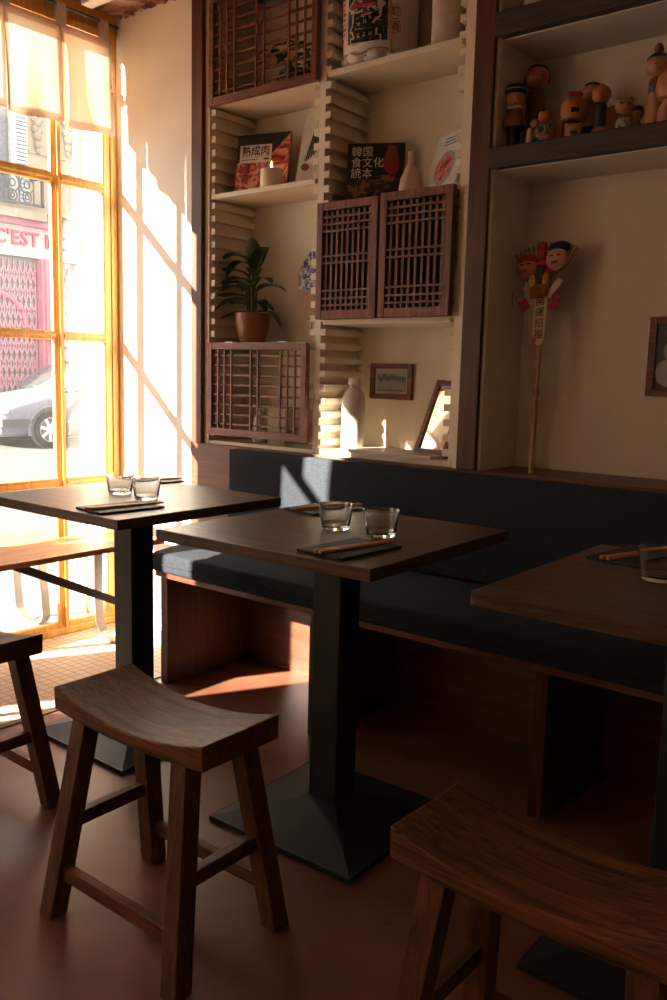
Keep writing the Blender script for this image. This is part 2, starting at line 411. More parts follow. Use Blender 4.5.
pe = [2.354, 2.112, 1.872, 1.632, 1.392, 1.152]
for i in range(5): noren_panel(pe[i+1], pe[i], i+3)
for y in (2.312, 2.112, 1.872, 1.632, 1.392):
    MB().strip([(-.005, y-2.34, nz1-.012-nz0), (-.005, y-2.34, 2.528-nz0), (0, y-2.34, 2.535-nz0), (.008, y-2.34, 2.535-nz0), (.013, y-2.34, 2.528-nz0), (.013, y-2.34, nz1-.012-nz0)], (0, 1, 0), .040, .0012).obj('hanging_loop', M_hem, nor)
MB().tube([(.004, .045, 2.525-nz0), (.004, -1.0, 2.525-nz0)], .005, 10).obj('curtain_rod', M_darksteel, nor)

# ---- bench against the wall
bench = thing('banquette_bench', 'long charcoal cushioned banquette with reddish wood base along the shelving wall', 'bench', (-2.40, YW, 0))
def L(x, y=0, z=0): return (x+2.40, y-YW, z)
BX1 = .9
def lb(mb, x0, x1, y0, y1, z0, z1, bev=0): return mb.box(x0+2.40, x1+2.40, y0-YW, y1-YW, z0, z1, bev)
lb(MB(), -2.679, BX1, YW-.002, YW+.02, .0, .836, .001).obj('back_board', M_cherryx, bench)
lb(MB(), -2.679, BX1, YW-.004, 2.643, .836, .842, .001).obj('top_ledge', M_cherryx, bench)
lb(MB(), -2.395, BX1, 1.975, YW-.003, .398, .418, .002).obj('seat_board', M_cherryx, bench)
for x in (-2.378, -1.672, -.915, -.1, .6):
    lb(MB(), x, x+.036, 1.985, YW-.004, .001, .397, .002).obj('divider_panel', M_cherry, bench)
def soft_box(name, x0, x1, y0, y1, z0, z1, mat, parent, puff=.012, seed=1, bev=.016, taper=0):
    rnd = random.Random(seed)
    bm = bmesh.new(); bmesh.ops.create_cube(bm, size=1, matrix=Matrix.Translation(((x0+x1)/2, (y0+y1)/2, (z0+z1)/2)) @ Matrix.Diagonal((x1-x0, y1-y0, z1-z0, 1)))
    bmesh.ops.bevel(bm, geom=list(bm.edges), offset=bev, segments=3, affect='EDGES', profile=.6)
    n = int((x1-x0)/.09)
    for i in range(1, n):
        bmesh.ops.bisect_plane(bm, geom=bm.verts[:]+bm.edges[:]+bm.faces[:], plane_co=(x0+(x1-x0)*i/n, 0, 0), plane_no=(1, 0, 0))
    for ax, a0, a1, k in ((1, y0, y1, 5), (2, z0, z1, 5)):
        for i in range(1, k):
            no = [0, 0, 0]; no[ax] = 1; co = [0, 0, 0]; co[ax] = a0+(a1-a0)*i/k
            bmesh.ops.bisect_plane(bm, geom=bm.verts[:]+bm.edges[:]+bm.faces[:], plane_co=co, plane_no=no)
    ph = rnd.uniform(0, 6)
    for v in bm.verts:
        u = (v.co.x-x0)/(x1-x0); vy = (v.co.y-y0)/(y1-y0); vz = (v.co.z-z0)/(z1-z0)
        w = (.75+.25*math.sin(ph+u*17)+.15*math.sin(u*41))
        if y1-y0 > z1-z0: v.co.z += puff*w*vz*4*vy*(1-vy)
        else: v.co.y -= puff*w*(1-vy)*4*vz*(1-vz); 
        if taper and y1-y0 < z1-z0: v.co.y += taper*vz*(1-vy)
        v.co.x += .004*math.sin(vz*7+ph)*(1 if u < .5 else 0)
    me = bpy.data.meshes.new(name); bm.to_mesh(me); bm.free(); me.materials.append(mat)
    for p in me.polygons: p.use_smooth = True
    o = bpy.data.objects.new(name, me); C.objects.link(o); o.parent = parent
    return o
soft_box('seat_cushion', -2.405+2.40, BX1+2.40, 1.962-YW, 2.392-YW, .418, .487, M_cush, bench, .014, 3, .014)
soft_box('back_cushion', -2.415+2.40, BX1+2.40, 2.352-YW, 2.396-YW, .497, .834, M_cush, bench, .008, 5, .012, .006)
mb = MB(); mb.tube([L(-2.39, 1.960, .449), L(BX1-.02, 1.960, .449)], .0022, 6); mb.obj('seam_piping', M_cush, bench)

# ---- tables
def make_table():
    t = thing('pedestal_table', '', 'table')
    MB().box(-.318, .318, -.300, .318, .722, .750, .0025).obj('tabletop', M_table, t)
    MB().box(-.0425, .0425, -.0425, .0425, .055, .712, .004).obj('post', M_black, t)
    MB().box(-.12, .12, -.12, .12, .712, .7215, .002).obj('top_plate', M_black, t)
    b = .222; c = .046; mb = MB()
    mb.box(-b, b, -b, b, .001, .014, .002)
    mb.hexa([(-b+.004, -b+.004, .0135), (b-.004, -b+.004, .0135), (b-.004, b-.004, .0135), (-b+.004, b-.004, .0135)], [(-c, -c, .062), (c, -c, .062), (c, c, .062), (-c, c, .062)], .001)
    mb.obj('base_plate', M_black, t)
    return t
tl = ['dark wood square table nearest the window on a black steel pedestal', 'dark wood square table in the middle of the row, on a black pedestal',
      'dark wood square table at the right edge of the picture, farthest from the window']
tx = [-2.102, -1.303, -.440]; tops = []
tp = make_table()
for i, x in enumerate(tx):
    o = tp if i == 0 else dup(tp)
    o.location = (x, 1.650, 0); o.rotation_euler = (0, 0, (0, .026, .004)[i]); o['label'] = tl[i]; o['group'] = 'square pedestal tables along the banquette'; tops.append(o)

[c for c in kids(tops[1]) if c.name.startswith('tabletop')][0].location.x = -.011
# ---- stools
def make_stool():
    t = thing('saddle_stool', '', 'stool')
    Lx, Wy = .2235, .101
    bm = bmesh.new(); n = 20; m_ = 6; top = []; bot = []
    for i in range(n+1):
        u = -1+2*i/n
        zt = .443+.035*abs(u)**1.9; zb = .415+.013*abs(u)**1.9
        ra = []; rb = []
        for j in range(m_+1):
            v = -1+2*j/m_
            ra.append(bm.verts.new((Lx*u, Wy*v, zt-.001*(1-abs(v))))); rb.append(bm.verts.new((Lx*u, Wy*v*.985, zb)))
        top.append(ra); bot.append(rb)
    for i in range(n):
        for j in range(m_):
            bm.faces.new((top[i][j], top[i+1][j], top[i+1][j+1], top[i][j+1]))
            bm.faces.new((bot[i][j+1], bot[i+1][j+1], bot[i+1][j], bot[i][j]))
        bm.faces.new((top[i][0], bot[i][0], bot[i+1][0], top[i+1][0]))
        bm.faces.new((top[i][m_], top[i+1][m_], bot[i+1][m_], bot[i][m_]))
    for j in range(m_):
        bm.faces.new((top[0][j], top[0][j+1], bot[0][j+1], bot[0][j]))
        bm.faces.new((top[n][j], bot[n][j], bot[n][j+1], top[n][j+1]))
    me = bpy.data.meshes.new('seat'); bmesh.ops.recalc_face_normals(bm, faces=bm.faces)
    bm.to_mesh(me); bm.free(); me.materials.append(M_stool)
    for p in me.polygons: p.use_smooth = True
    try: me.set_sharp_from_angle(angle=R(50))
    except Exception: pass
    s = bpy.data.objects.new('seat', me); C.objects.link(s); s.parent = t
    b = s.modifiers.new('b', 'BEVEL'); b.width = .0035; b.segments = 3; b.limit_method = 'ANGLE'; b.angle_limit = R(50)
    h = .0208
    def legpos(sx, sy, z):
        k = 1-z/.425
        return (sx*(.150+.041*k), sy*(.072+.063*k))
    for sx in (-1, 1):
        for sy in (-1, 1):
            (tx_, ty_), (bx, by) = legpos(sx, sy, .423), legpos(sx, sy, 0)
            bot4 = [(bx-h, by-h, .001), (bx+h, by-h, .001), (bx+h, by+h, .001), (bx-h, by+h, .001)]
            top4 = [(tx_-h, ty_-h, .421), (tx_+h, ty_-h, .421), (tx_+h, ty_+h, .421), (tx_-h, ty_+h, .421)]
            MB().hexa(bot4, top4, .003).obj('leg', M_stoolz, t)
    for sy in (-1, 1):
        x0, y0 = legpos(-1, sy, .098)
        MB().box(x0+h-.006, -x0-h+.006, y0-.010, y0+.010, .083, .113, .002).obj('stretcher', M_stool, t)
    for sx in (-1, 1):
        x0, y0 = legpos(sx, -1, .20)
        MB().box(x0-.011, x0+.011, y0+h-.006, -y0-h+.006, .185, .215, .002).obj('stretcher', M_stooly, t)
    return t
st = make_stool()
sl = [('dark wooden saddle stool in front, fully in view, before the middle table', (-1.2935, 1.084, 0), .010),
      ('dark wooden saddle stool cut by the left edge of the picture', (-2.072, 1.070, 0), 0),
      ('dark wooden saddle stool in the lower right corner, nearest the camera', (-.443, 1.083, 0), -.012)]
for i, (lab, loc, rz) in enumerate(sl):
    o = st if i == 0 else dup(st)
    o.location = loc; o.rotation_euler = (0, 0, rz); o['label'] = lab; o['group'] = 'saddle stools along the tables'

# ---- table settings
def make_mat():
    o = MB().box(-.066, .066, -.100, .100, .0005, .0065, .0015).obj('slate_plate', M_slate); return o
def make_stick():
    L_ = .116
    o = MB().hexa([(-.0035, -L_, 0), (.0035, -L_, 0), (.0022, L_, 0), (-.0022, L_, 0)], [(-.0035, -L_, .007), (.0035, -L_, .007), (.0022, L_, .0048), (-.0022, L_, .0048)], .001).obj('chopstick', M_chop); return o
def make_glass():
    o = MB().lathe([(0, 0), (.030, 0), (.0345, .003), (.0365, .012), (.0430, .061), (.0440, .0645), (.0422, .0650), (.0410, .061), (.0345, .014), (.031, .0095), (0, .008)], 48, caps=False).obj('drinking_glass', M_glass, None, True, 60); return o
mat0, st0, gl0 = make_mat(), make_stick(), make_glass()
used = set()
def place(o, loc, rz, label, cat, group):
    if o.name in used: o = dup(o)
    used.add(o.name if not used else o.name)
    o.location = loc; o.rotation_euler = (0, 0, rz); tag(o, label, cat, group); return o
ZT = .7502
tnames = ['table nearest the window', 'middle table', 'table at the right edge']
mats = [((-1.928, 1.470), -.10, 0, 'near'), ((-2.330, 1.900), -.16, 0, 'far'),
        ((-1.135, 1.480), -.05, 1, 'near'), ((-1.532, 1.880), -.18, 1, 'far'),
        ((-.640, 1.865), -.12, 2, 'only')]
for (x, y), rz, ti, w in mats:
    nm = {'near': 'near', 'far': 'far', 'only': 'single'}[w]
    place(mat0, (x, y, ZT), rz, 'thin black rectangular slate at the %s side of the %s' % (nm if nm != 'single' else 'wall', tnames[ti]), 'placemat', 'black slate placemats')
    for k, dx in enumerate((-.006, .006)):
        a = {0: -.02, 1: -.10}.get(ti, -.06) if w == 'near' else (-.14)
        c = Vector((dx-.000 + (.012 if w == 'near' else .0), 0)); 
        o = place(st0, (x+c.x, y+.008, ZT+.0068), (-.16 if w == 'near' else -.30) + k*.02, '%s chopstick on the %sslate of the %s' % (('left', 'right')[k], nm+' ' if nm != 'single' else '', tnames[ti]), 'chopstick', 'wooden chopsticks laid across the slates')
for (x, y), lab in (((-2.163, 1.648), 'low clear tumbler, left of the two on the table nearest the window'),
                    ((-2.022, 1.636), 'low clear tumbler, right of the two on the table nearest the window'),
                    ((-1.317, 1.655), 'low clear tumbler, left of the two on the middle table'),
                    ((-1.183, 1.662), 'low clear tumbler, right of the two on the middle table'),
                    ((-.530, 1.680), 'low clear tumbler alone at the right edge of the picture')):
    place(gl0, (x, y, ZT), 0, lab, 'glass', 'clear tumblers on the tables')

# ---- window bench (inside) and outdoor bench
def make_bench(label, loc, length, seat_z, name='wooden_bench', brace=True, wid=.30):
    t = thing(name, label, 'bench', loc)
    # local y: right end at 0, runs to -length
    bm = bmesh.new()
    MB().box(-wid/2, wid/2, -length, 0, seat_z-.022, seat_z, .004).obj('seat', M_bench, t)
    for yl in (-.13, -length+.25):
        pts = [(-wid/2+.03, yl, seat_z-.023)]
        pts += [(-wid/2+.03-.004, yl, seat_z*.5), (-wid/2+.03-.008, yl+.01, .07)]
        for k in range(1, 6):
            a = PI/2*k/5; pts.append((-wid/2+.022+.055*(1-math.cos(a)), yl+.02, .06-.055*math.sin(a)))
        pts.append((wid/2-.09, yl+.02, .005))
        for k in range(1, 6):
            a = PI/2*k/5; pts.append((wid/2-.085+.055*math.sin(a), yl+.02, .005+.055*(1-math.cos(a))))
        pts += [(wid/2-.028, yl+.01, seat_z*.5), (wid/2-.03, yl, seat_z-.023)]
        MB().strip(pts, (0, 1, 0), .040, .007).obj('leg', M_steel, t)
    if brace:
        MB().strip([(0, -.62, seat_z-.03), (0, -.09, .165), (0, -.085, .02)], (1, 0, 0), .012, .032).obj('brace', M_darksteel, t)
    return t
make_bench('long orange pine bench with bent steel legs indoors below the window', (-2.855, 2.28, 0), 1.5, .452)
make_bench('pine bench with bent steel legs outside on the pavement beyond the glass', (-3.53, 2.30, -.045), 1.4, .405, brace=False, wid=.26)

# ------------------------------------------------------------------ shelving
case = thing('wall_shelving', 'built-in beige shelving with notched uprights above the banquette', 'shelving', (-2.03, 2.42, .842))
OX, OY, OZ = 2.03, -2.42, -.842
def cb(mb, x0, x1, y0, y1, z0, z1, bev=0): return mb.box(x0+OX, x1+OX, y0+OY, y1+OY, z0+OZ, z1+OZ, bev)
YB = 2.6445
ups = [(-2.660, -2.588, (1,)), (-2.043, -2.016, (-1, 1)), (-1.466, -1.4375, (-1,))]
TOP = 2.572
for x0, x1, sides in ups:
    mb = MB(); cb(mb, x0, x1, 2.412 if x0 < -2.6 else 2.42, YB, .8425, TOP, .001)
    o = mb.obj('upright', M_shelf, case)
    for sd in sides:
        mb = MB(); z = .875
        while z < TOP-.02:
            if sd == 1: cb(mb, x1, x1+.023, 2.4195, YB, z, z+.0225)
            else: cb(mb, x0-.023, x0, 2.4195, YB, z, z+.0225)
            z += .0492
        mb.obj('notched_slats', M_shelf, case)
cb(MB(), -2.594, -1.466, YB-.004, YB, .8425, TOP).obj('back_panel', M_shelf, case)
shelves = [(-2.571, -2.066, 2.136, 2.158), (-2.571, -2.066, 1.795, 1.812), (-2.571, -2.066, 1.226, 1.245), (-2.594, -2.043, .8425, .856),
           (-1.993, -1.489, 2.140, 2.160), (-1.993, -1.489, 1.690, 1.708), (-1.993, -1.489, 1.306, 1.323), (-2.016, -1.466, .8425, .862)]
for x0, x1, z0, z1 in shelves:
    cb(MB(), x0-.012, x1+.012, 2.416, YB-.004, z0, z1, .001).obj('shelf', M_shelf, case)
sunlit_wood = wood('sunlit veined board', (.50, .40, .30), (.72, .62, .50), 0, .4, 14, 3, .0002)  # sunlit wood: the sun's paleness is put into the board's colour
tag(MB().box(-1.86, -1.515, 2.395, 2.55, .8625, .8745, .002).obj('veined_board', sunlit_wood), 'thin sunlit veined board lying on the bottom shelf under the small framed mirror', 'board')

# ---- lattice doors
def lattice(name, label, x0, x1, z0, z1, yf, vs, hs, group, fr=.024, frb=.028, hinge=True, th=.022, sl=.0070, vw=.0070, back=False):
    t = thing(name, label, 'cabinet door', ((x0+x1)/2, yf, z0), 0, group)
    w = (x1-x0)/2; h = z1-z0; mb = MB()
    mb.box(-w, -w+fr, 0, th, 0, h, .0015); mb.box(w-fr, w, 0, th, 0, h, .0015)
    mb.box(-w+fr, w-fr, .001, th-.001, 0, frb, .0015); mb.box(-w+fr, w-fr, .001, th-.001, h-frb+.003, h, .0015)
    mb.obj('door_frame', M_latz if h > 2*w else M_lat, t)
    mb = MB()
    for v in vs:
        x = -w+fr+(2*w-2*fr)*v; mb.box(x-vw/2, x+vw/2, .0095 if back else .003, .018 if back else .009, frb, h-frb)
    mb.obj('vertical_slats', M_latz, t); mb = MB()
    for q in hs:
        z = frb+(h-2*frb)*q; mb.box(-w+fr, w-fr, .003 if back else .0095, .009 if back else .018, z-sl/2, z+sl/2)
    mb.obj('horizontal_slats', M_lat, t)
    if back: MB().box(-w+.012, w-.012, .0225, .027, .012, h-.012).obj('dark_panel', plain('dark brown panel', (.03, .012, .008), .9), t)  # dark brown panel added behind the slats so the gaps read dark
    if hinge:
        for hx in (-w+.12, w-.12):
            MB().box(hx-.02, hx+.02, .002, .010, h+.0002, h+.004, .001).obj('hinge', plain('pale metal hinge', (.6, .56, .5), .4, .5, .6), t)
    return t
wide_v = [.07, .145, .225, .45, .53, .775, .85, .93]
eight = [(.5+k)/8.0 for k in range(8)]
lattice('lattice_door', 'wide dark lattice door in the left bay below the potted plant', -2.572, -2.056, .882, 1.243, 2.388, wide_v, [.06+.125*k for k in range(8)], 'dark wooden lattice doors')
lattice('lattice_door', 'wide dark lattice door at the top of the left bay, above the candle shelf', -2.572, -2.036, 2.130, 2.52, 2.388, wide_v, [.055+.122*k for k in range(8)], 'dark wooden lattice doors', hinge=False)
tall_v = [(.5+k)/9.0 for k in range(9)]
lattice('lattice_door', 'narrow lattice door with upright slats, left of the middle pair', -2.018, -1.757, 1.3235, 1.719, 2.388, tall_v, [.05, .12, .20, .48, .55, .80, .87, .94][::1], 'dark wooden lattice doors', hinge=False, fr=.026, frb=.030, vw=.0095, back=True)
lattice('lattice_door', 'narrow lattice door with upright slats, right of the middle pair', -1.742, -1.466, 1.3235, 1.724, 2.384, tall_v, [.05, .12, .20, .48, .55, .80, .87, .94], 'dark wooden lattice doors', hinge=False, fr=.026, frb=.030, vw=.0095, back=True)

# ---- things on the shelves
M_ink = plain('black printed ink', (.012, .010, .010), .5)
M_inkw = plain('white printed ink', (.75, .70, .62), .5)
def photo_mat(name, stops, scale=9, detail=6, dist=2.0):
    m, nt, out = new_mat(name)
    b = principled(nt, out, stops[0][1], .45, .4)
    tc = N(nt, 'ShaderNodeTexCoord'); no = N(nt, 'ShaderNodeTexNoise', Scale=scale, Detail=detail, Distortion=dist)
    nt.links.new(tc.outputs['Object'], no.inputs['Vector'])
    cr = N(nt, 'ShaderNodeValToRGB'); e = cr.color_ramp.elements
    e[0].position = stops[0][0]; e[0].color = (*stops[0][1], 1); e[1].position = stops[-1][0]; e[1].color = (*stops[-1][1], 1)
    for p, c in stops[1:-1]: x = e.new(p); x.color = (*c, 1)
    nt.links.new(no.outputs['Fac'], cr.inputs[0]); nt.links.new(cr.outputs[0], b.inputs['Base Color'])
    return m
def lean_rot(tilt, yaw): return Euler((-tilt, 0, yaw), 'XYZ')
M_paper = plain('page edges', (.66, .58, .46), .8)
def book(label, loc, w, h, th, tilt, yaw, cover):
    t = thing('cookbook', label, 'book', loc, rot=(-tilt, 0, yaw))
    t['group'] = 'cookbooks standing on the shelves'
    MB().box(-w/2+.003, w/2-.003, .002, th-.002, .003, h-.003).obj('pages', M_paper, t)
    mb = MB(); mb.box(-w/2, w/2, 0, .002, 0, h); mb.box(-w/2, w/2, th-.002, th, 0, h); mb.box(-w/2, -w/2+.002, .002, th-.002, 0, h)
    mb.obj('cover', cover, t)
    return t
meat = photo_mat('marbled raw meat print', [(.38, (.10, .015, .01)), (.47, (.42, .06, .04)), (.52, (.58, .16, .11)), (.60, (.62, .34, .26))], 16, 5, 3)
dark = plain('near black print', (.014, .012, .012), .4)
b1 = book('black and red cookbook with a raw meat picture, behind the candle', (-2.402, 2.500, 1.814), .225, .228, .016, .14, .28, dark)
mb = MB(); mb.prism([(-.1115, .002), (.1115, .002), (.1115, .222), (.040, .150), (.030, .128), (-.1115, .120)], -.0012, -.0002); mb.obj('cover_picture', meat, b1)
mb = MB(); mb.box(-.098, .038, -.0026, -.0014, .118, .186); mb.obj('title_box', plain('cream print', (.66, .58, .46), .6), b1)
text_mesh('lettering', '熟成肉', .041, M_ink, b1, Matrix.Translation((-.030, -.003, .160)) @ STAND, .0003, bold=.0005)
mb = MB()
for k in range(9): mb.box(-.090+k*.008, -.085+k*.008, -.0032, -.0028, .128, .132)
mb.box(-.09, .034, -.0032, -.0028, .140, .1408); mb.box(.006, .030, -.0032, -.0028, .127, .133); mb.obj('small_print', M_ink, b1)
white = plain('white glossy print', (.70, .66, .60), .4)
b2 = book('white book with a green vegetable, leaning at the right of the candle shelf', (-2.140, 2.49, 1.820), .12, .245, .012, .12, .30, white)
b2.rotation_euler = (-.12, .10, .30)
leaf = plain('green print', (.06, .14, .03), .5)
mb = MB()
for k in range(5): mb.obox(Matrix.Translation((-.022+.007*k, -.0008, .135+.004*k)) @ Matrix.Rotation(.18-.04*k, 4, 'Y'), .006, .0008, .12-.01*k)
mb.obj('cover_picture', leaf, b2)
MB().ball((-.03, -.001, .055), .016, 1, .05, .8).obj('onion_picture', plain('brown print', (.25, .08, .03), .5), b2)
text_mesh('lettering', '白\n葱', .026, M_ink, b2, Matrix.Translation((.030, -.0012, .11)) @ STAND, .0003)
b3s = photo_mat('dark food photograph print', [(.40, (.012, .010, .008)), (.50, (.05, .03, .012)), (.58, (.26, .15, .05)), (.66, (.35, .05, .02))], 24, 8, 1)
b3 = book('dark cookbook with white title characters, above the left lattice door of the pair', (-1.862, 2.505, 1.709), .200, .226, .016, .16, .50, dark)
mb = MB(); mb.prism([(-.098, .002), (.098, .002), (.098, .09), (.05, .115), (-.04, .105), (-.098, .08)], -.0012, -.0002); mb.obj('cover_picture', b3s, b3)
mb = MB(); mb.prism([(.020, .15), (.045, .12), (.07, .11), (.085, .14), (.078, .18), (.07, .215), (.045, .218), (.036, .19)], -.0012, -.0002); mb.obj('red_picture', plain('dull red print', (.22, .03, .02), .5), b3)
text_mesh('lettering', '韓国\n食文化\n読本', .038, M_inkw, b3, Matrix.Translation((-.086, -.002, .155)) @ STAND, .0003, 'LEFT', 1.05, 1.0, 0)
b4 = book('white book with a bowl on its cover, leaning above the right lattice door', (-1.575, 2.455, 1.709), .19, .215, .012, .30, -.45, white)
mb = MB(); mb.lathe([(.058, -.001), (.058, .0), (.050, .0005), (0, .0005)], 32, caps=False); o = mb.obj('bowl_picture', plain('grey glaze print', (.36, .33, .29), .5), b4); o.matrix_local = Matrix.Translation((.0, -.0015, .095)) @ STAND
mb = MB(); mb.lathe([(.044, .001), (0, .0012)], 32, caps=False); o = mb.obj('stew_picture', meat, b4); o.matrix_local = Matrix.Translation((.0, -.002, .095)) @ STAND
mb = MB()
for k in range(3): mb.box(-.04, .05-.02*k, -.0016, -.001, .175+.011*k, .178+.011*k)
mb.obj('title_lines', M_ink, b4)

# candle
cd = thing('pillar_candle', 'short cream pillar candle burning in front of the meat cookbook', 'candle', (-2.298, 2.452, 1.8125))
MB().lathe([(.0, 0), (.040, 0), (.041, .003), (.041, .062), (.039, .066), (.030, .064), (.012, .060), (0, .059)], 36, caps=False).obj('wax_body', plain('cream wax', (.80, .66, .46), .45, .4, 0, .02), cd, True)
MB().tube([(0, 0, .058), (.001, 0, .070)], .0012, 6).obj('wick', M_ink, cd)
m, nt, out = new_mat('candle flame'); em = N(nt, 'ShaderNodeEmission', Strength=14.0); em.inputs[0].default_value = (1, .42, .08, 1); nt.links.new(em.outputs[0], out.inputs[0])
MB().lathe([(0, .066), (.0035, .070), (.0048, .076), (.0038, .084), (.0018, .092), (0, .098)], 14, caps=False).obj('flame', m, cd, True)

# potted plant
def leaf_mesh(mb, base, d, length, width, droop, seg=7):
    base = Vector(base); d = Vector(d).normalized(); side = d.cross(Vector((0, 0, 1)))
    if side.length < .1: side = Vector((1, 0, 0))
    side.normalize(); rows_ = []; p = base.copy(); dd = d.copy()
    for i in range(seg+1):
        u = i/seg; w = width*math.sin(PI*min(1, u*.96+.04))**.7*(1 if u < .5 else 1-.35*(u-.5))
        if i == seg: w = .0005
        nrm = side.cross(dd).normalized()
        rows_.append([mb.bm.verts.new(p+side*w/2+nrm*w*.14), mb.bm.verts.new(p), mb.bm.verts.new(p-side*w/2+nrm*w*.14)])
        dd = (dd+Vector((0, 0, -1))*droop/seg).normalized(); p = p+dd*length/seg
    for a, b in zip(rows_[:-1], rows_[1:]):
        for k in range(2): mb.bm.faces.new((a[k], a[k+1], b[k+1], b[k]))
M_leaf = plain('glossy dark green leaf', (.022, .060, .016), .3, .5, 0, .3, 25)
M_leafy = plain('yellow green young leaf', (.16, .20, .03), .35, .5, 0, .2, 25)
M_stem = plain('green brown stem', (.12, .10, .04), .5)
pot = thing('potted_plant', 'leafy dark green plant in a terracotta pot above the lower lattice door', 'plant', (-2.437, 2.505, 1.2455))
PS = .84
MB().lathe([(0, 0), (.052*PS, 0), (.060*PS, .006), (.078*PS, .060), (.084*PS, .110), (.083*PS, .116), (.076*PS, .116), (.074*PS, .100), (0, .096)], 40, caps=False).obj('pot', plain('glazed terracotta', (.22, .065, .022), .35, .5, 0, .15, 20, .001), pot, True)
MB().lathe([(.074*PS, .0965), (0, .101)], 24, caps=False).obj('soil', plain('dark soil', (.02, .013, .008), .95), pot)
lf = MB(); ly = MB(); sm = MB()
specs = [((-.03, .0, .24), (-.9, -.3, .7), .15, .040, 1.9), ((.015, -.02, .26), (.6, -.5, .8), .12, .042, 2.0), ((-.01, -.03, .22), (-.5, -.7, .6), .14, .045, 2.0), ((-.02, .0, .30), (-.7, -.1, .8), .13, .036, 2.4), ((.02, -.01, .16), (.9, -.4, .4), .12, .035, 1.5),
         ((-.02, 0, .25), (-.8, -.2, .9), .16, .042, 1.5), ((.0, 0, .28), (-.4, -.1, 1), .17, .045, 2.2), ((.01, .0, .27), (.3, -.1, 1), .13, .045, 1.6),
         ((-.03, 0, .18), (-1, -.4, .35), .17, .05, .9), ((-.01, -.02, .17), (-.9, -.6, .1), .13, .05, .8), ((.02, 0, .2), (.7, .1, .5), .13, .045, 1.2),
         ((.03, -.02, .15), (1, -.3, .15), .14, .030, .7), ((.03, 0, .12), (.8, .1, .35), .12, .035, 1.8), ((0, -.02, .2), (-.2, -.8, .5), .12, .05, 1.2),
         ((.01, 0, .24), (.9, -.2, .4), .11, .04, 1.0), ((-.02, .02, .22), (-.5, .5, .7), .12, .04, 1.0), ((.0, -.01, .12), (-.8, -.4, .0), .12, .035, .4),
         ((.0, 0, .31), (.1, -.2, 1), .09, .045, .5), ((-.02, 0, .14), (-.9, .2, .5), .20, .022, 1.0), ((.01, -.01, .22), (.2, -.5, .3), .10, .045, 1.5)]
for (b, d, l, w, dr) in specs:
    tip = Vector(b)+Vector((0, 0, 0)); leaf_mesh(lf, b, d, l*1.12, w*1.45, dr)
    sm.tube([(b[0]*.5, b[1]*.5, .095), (b[0]*.9, b[1]*.9, b[2]*.7), b], .0032, 6)
leaf_mesh(ly, (.02, -.02, .21), (.55, -.2, .95), .14, .018, .1); leaf_mesh(ly, (-.01, -.02, .15), (-.9, -.3, .2), .06, .02, .1)
lf.obj('foliage', M_leaf, pot, True); ly.obj('young_leaf', M_leafy, pot, True); sm.obj('stems', M_stem, pot)
# paper fan leaning behind plant
fan = thing('paper_fan', 'round paper fan with blue and white mosaic top leaning beside the potted plant', 'fan', (-2.135, 2.500, 1.2462), rot=(-.15, 0, .35))
fan.scale = (.74, 1, 1)
def fan_mat():
    m, nt, out = new_mat('blue white mosaic paper'); b = principled(nt, out, (.5, .5, .5), .7)
    tc = N(nt, 'ShaderNodeTexCoord'); vo = N(nt, 'ShaderNodeTexVoronoi', Scale=85.0); vo.feature = 'F1'; vo.distance = 'CHEBYCHEV'
    nt.links.new(tc.outputs['Object'], vo.inputs['Vector']); sp = N(nt, 'ShaderNodeSeparateColor'); nt.links.new(vo.outputs['Color'], sp.inputs[0])
    cr = N(nt, 'ShaderNodeValToRGB'); cr.color_ramp.interpolation = 'CONSTANT'; e = cr.color_ramp.elements
    e[0].position = 0; e[0].color = (.05, .06, .09, 1); e[1].position = .3; e[1].color = (.20, .28, .42, 1)
    for p, c in ((.5, (.62, .57, .50)), (.72, (.35, .20, .12)), (.82, (.55, .60, .66))): x = e.new(p); x.color = (*c, 1)
    nt.links.new(sp.outputs[0], cr.inputs[0]); nt.links.new(cr.outputs[0], b.inputs['Base Color']); return m
mb = MB(); poly = [(.105*math.cos(a), .25+.115*math.sin(a)) for a in [PI*(k/20) for k in range(21)]] + [(-.088, .19), (.088, .19)]
poly = [(.084*math.cos(PI*k/20), .24+.115*math.sin(PI*k/20)) for k in range(21)]+[(-.083, .20), (.083, .20)]
mb.prism(poly, 0, .002); mb.obj('patterned_top', fan_mat(), fan)
mb = MB(); mb.prism([(-.083, .20), (-.068, .13), (-.03, .085), (.03, .085), (.068, .13), (.083, .20)], 0, .002); mb.obj('plain_bottom', plain('tan paper', (.40, .27, .17), .8), fan)
MB().tube([(0, .001, 0), (0, .001, .09)], .005, 8).obj('fan_handle', M_chop, fan)
# vase, jars
tag(MB().lathe([(0, 0), (.038, 0), (.044, .004), (.0455, .05), (.040, .085), (.026, .115), (.014, .138), (.0125, .165), (.0145, .178), (.0145, .184), (.011, .184), (.0095, .165), (0, .15)], 36, (-1.705, 2.50), caps=False).obj('bud_vase', plain('matt pink clay', (.64, .41, .29), .6), None, True), 'slim matt pink clay bud vase between two cookbooks above the lattice doors', 'vase')
vs_ = bpy.data.objects['bud_vase']; vs_.scale = (.87, .87, .89); vs_.location = (-.222, .325, 1.7085)
bot = MB().lathe([(0, 0), (.044, 0), (.049, .004), (.0505, .05), (.0495, .10), (.0505, .15), (.049, .185), (.040, .208), (.022, .222), (.021, .232), (.026, .236), (.026, .256), (.023, .258), (.0, .250)], 40, caps=False).obj('stoneware_bottle', M_white, None, True)
bot.scale = (.84, .84, 1); bot.location = (-1.908, 2.485, .8625); tag(bot, 'cream white stoneware bottle on the bottom shelf beside the notched upright', 'bottle')
cyl = MB().lathe([(0, 0), (.050, 0), (.053, .004), (.0535, .34), (.050, .345), (0, .345)], 36, caps=False).obj('paper_cylinder', plain('cream white board', (.60, .50, .40), .6), None, True)
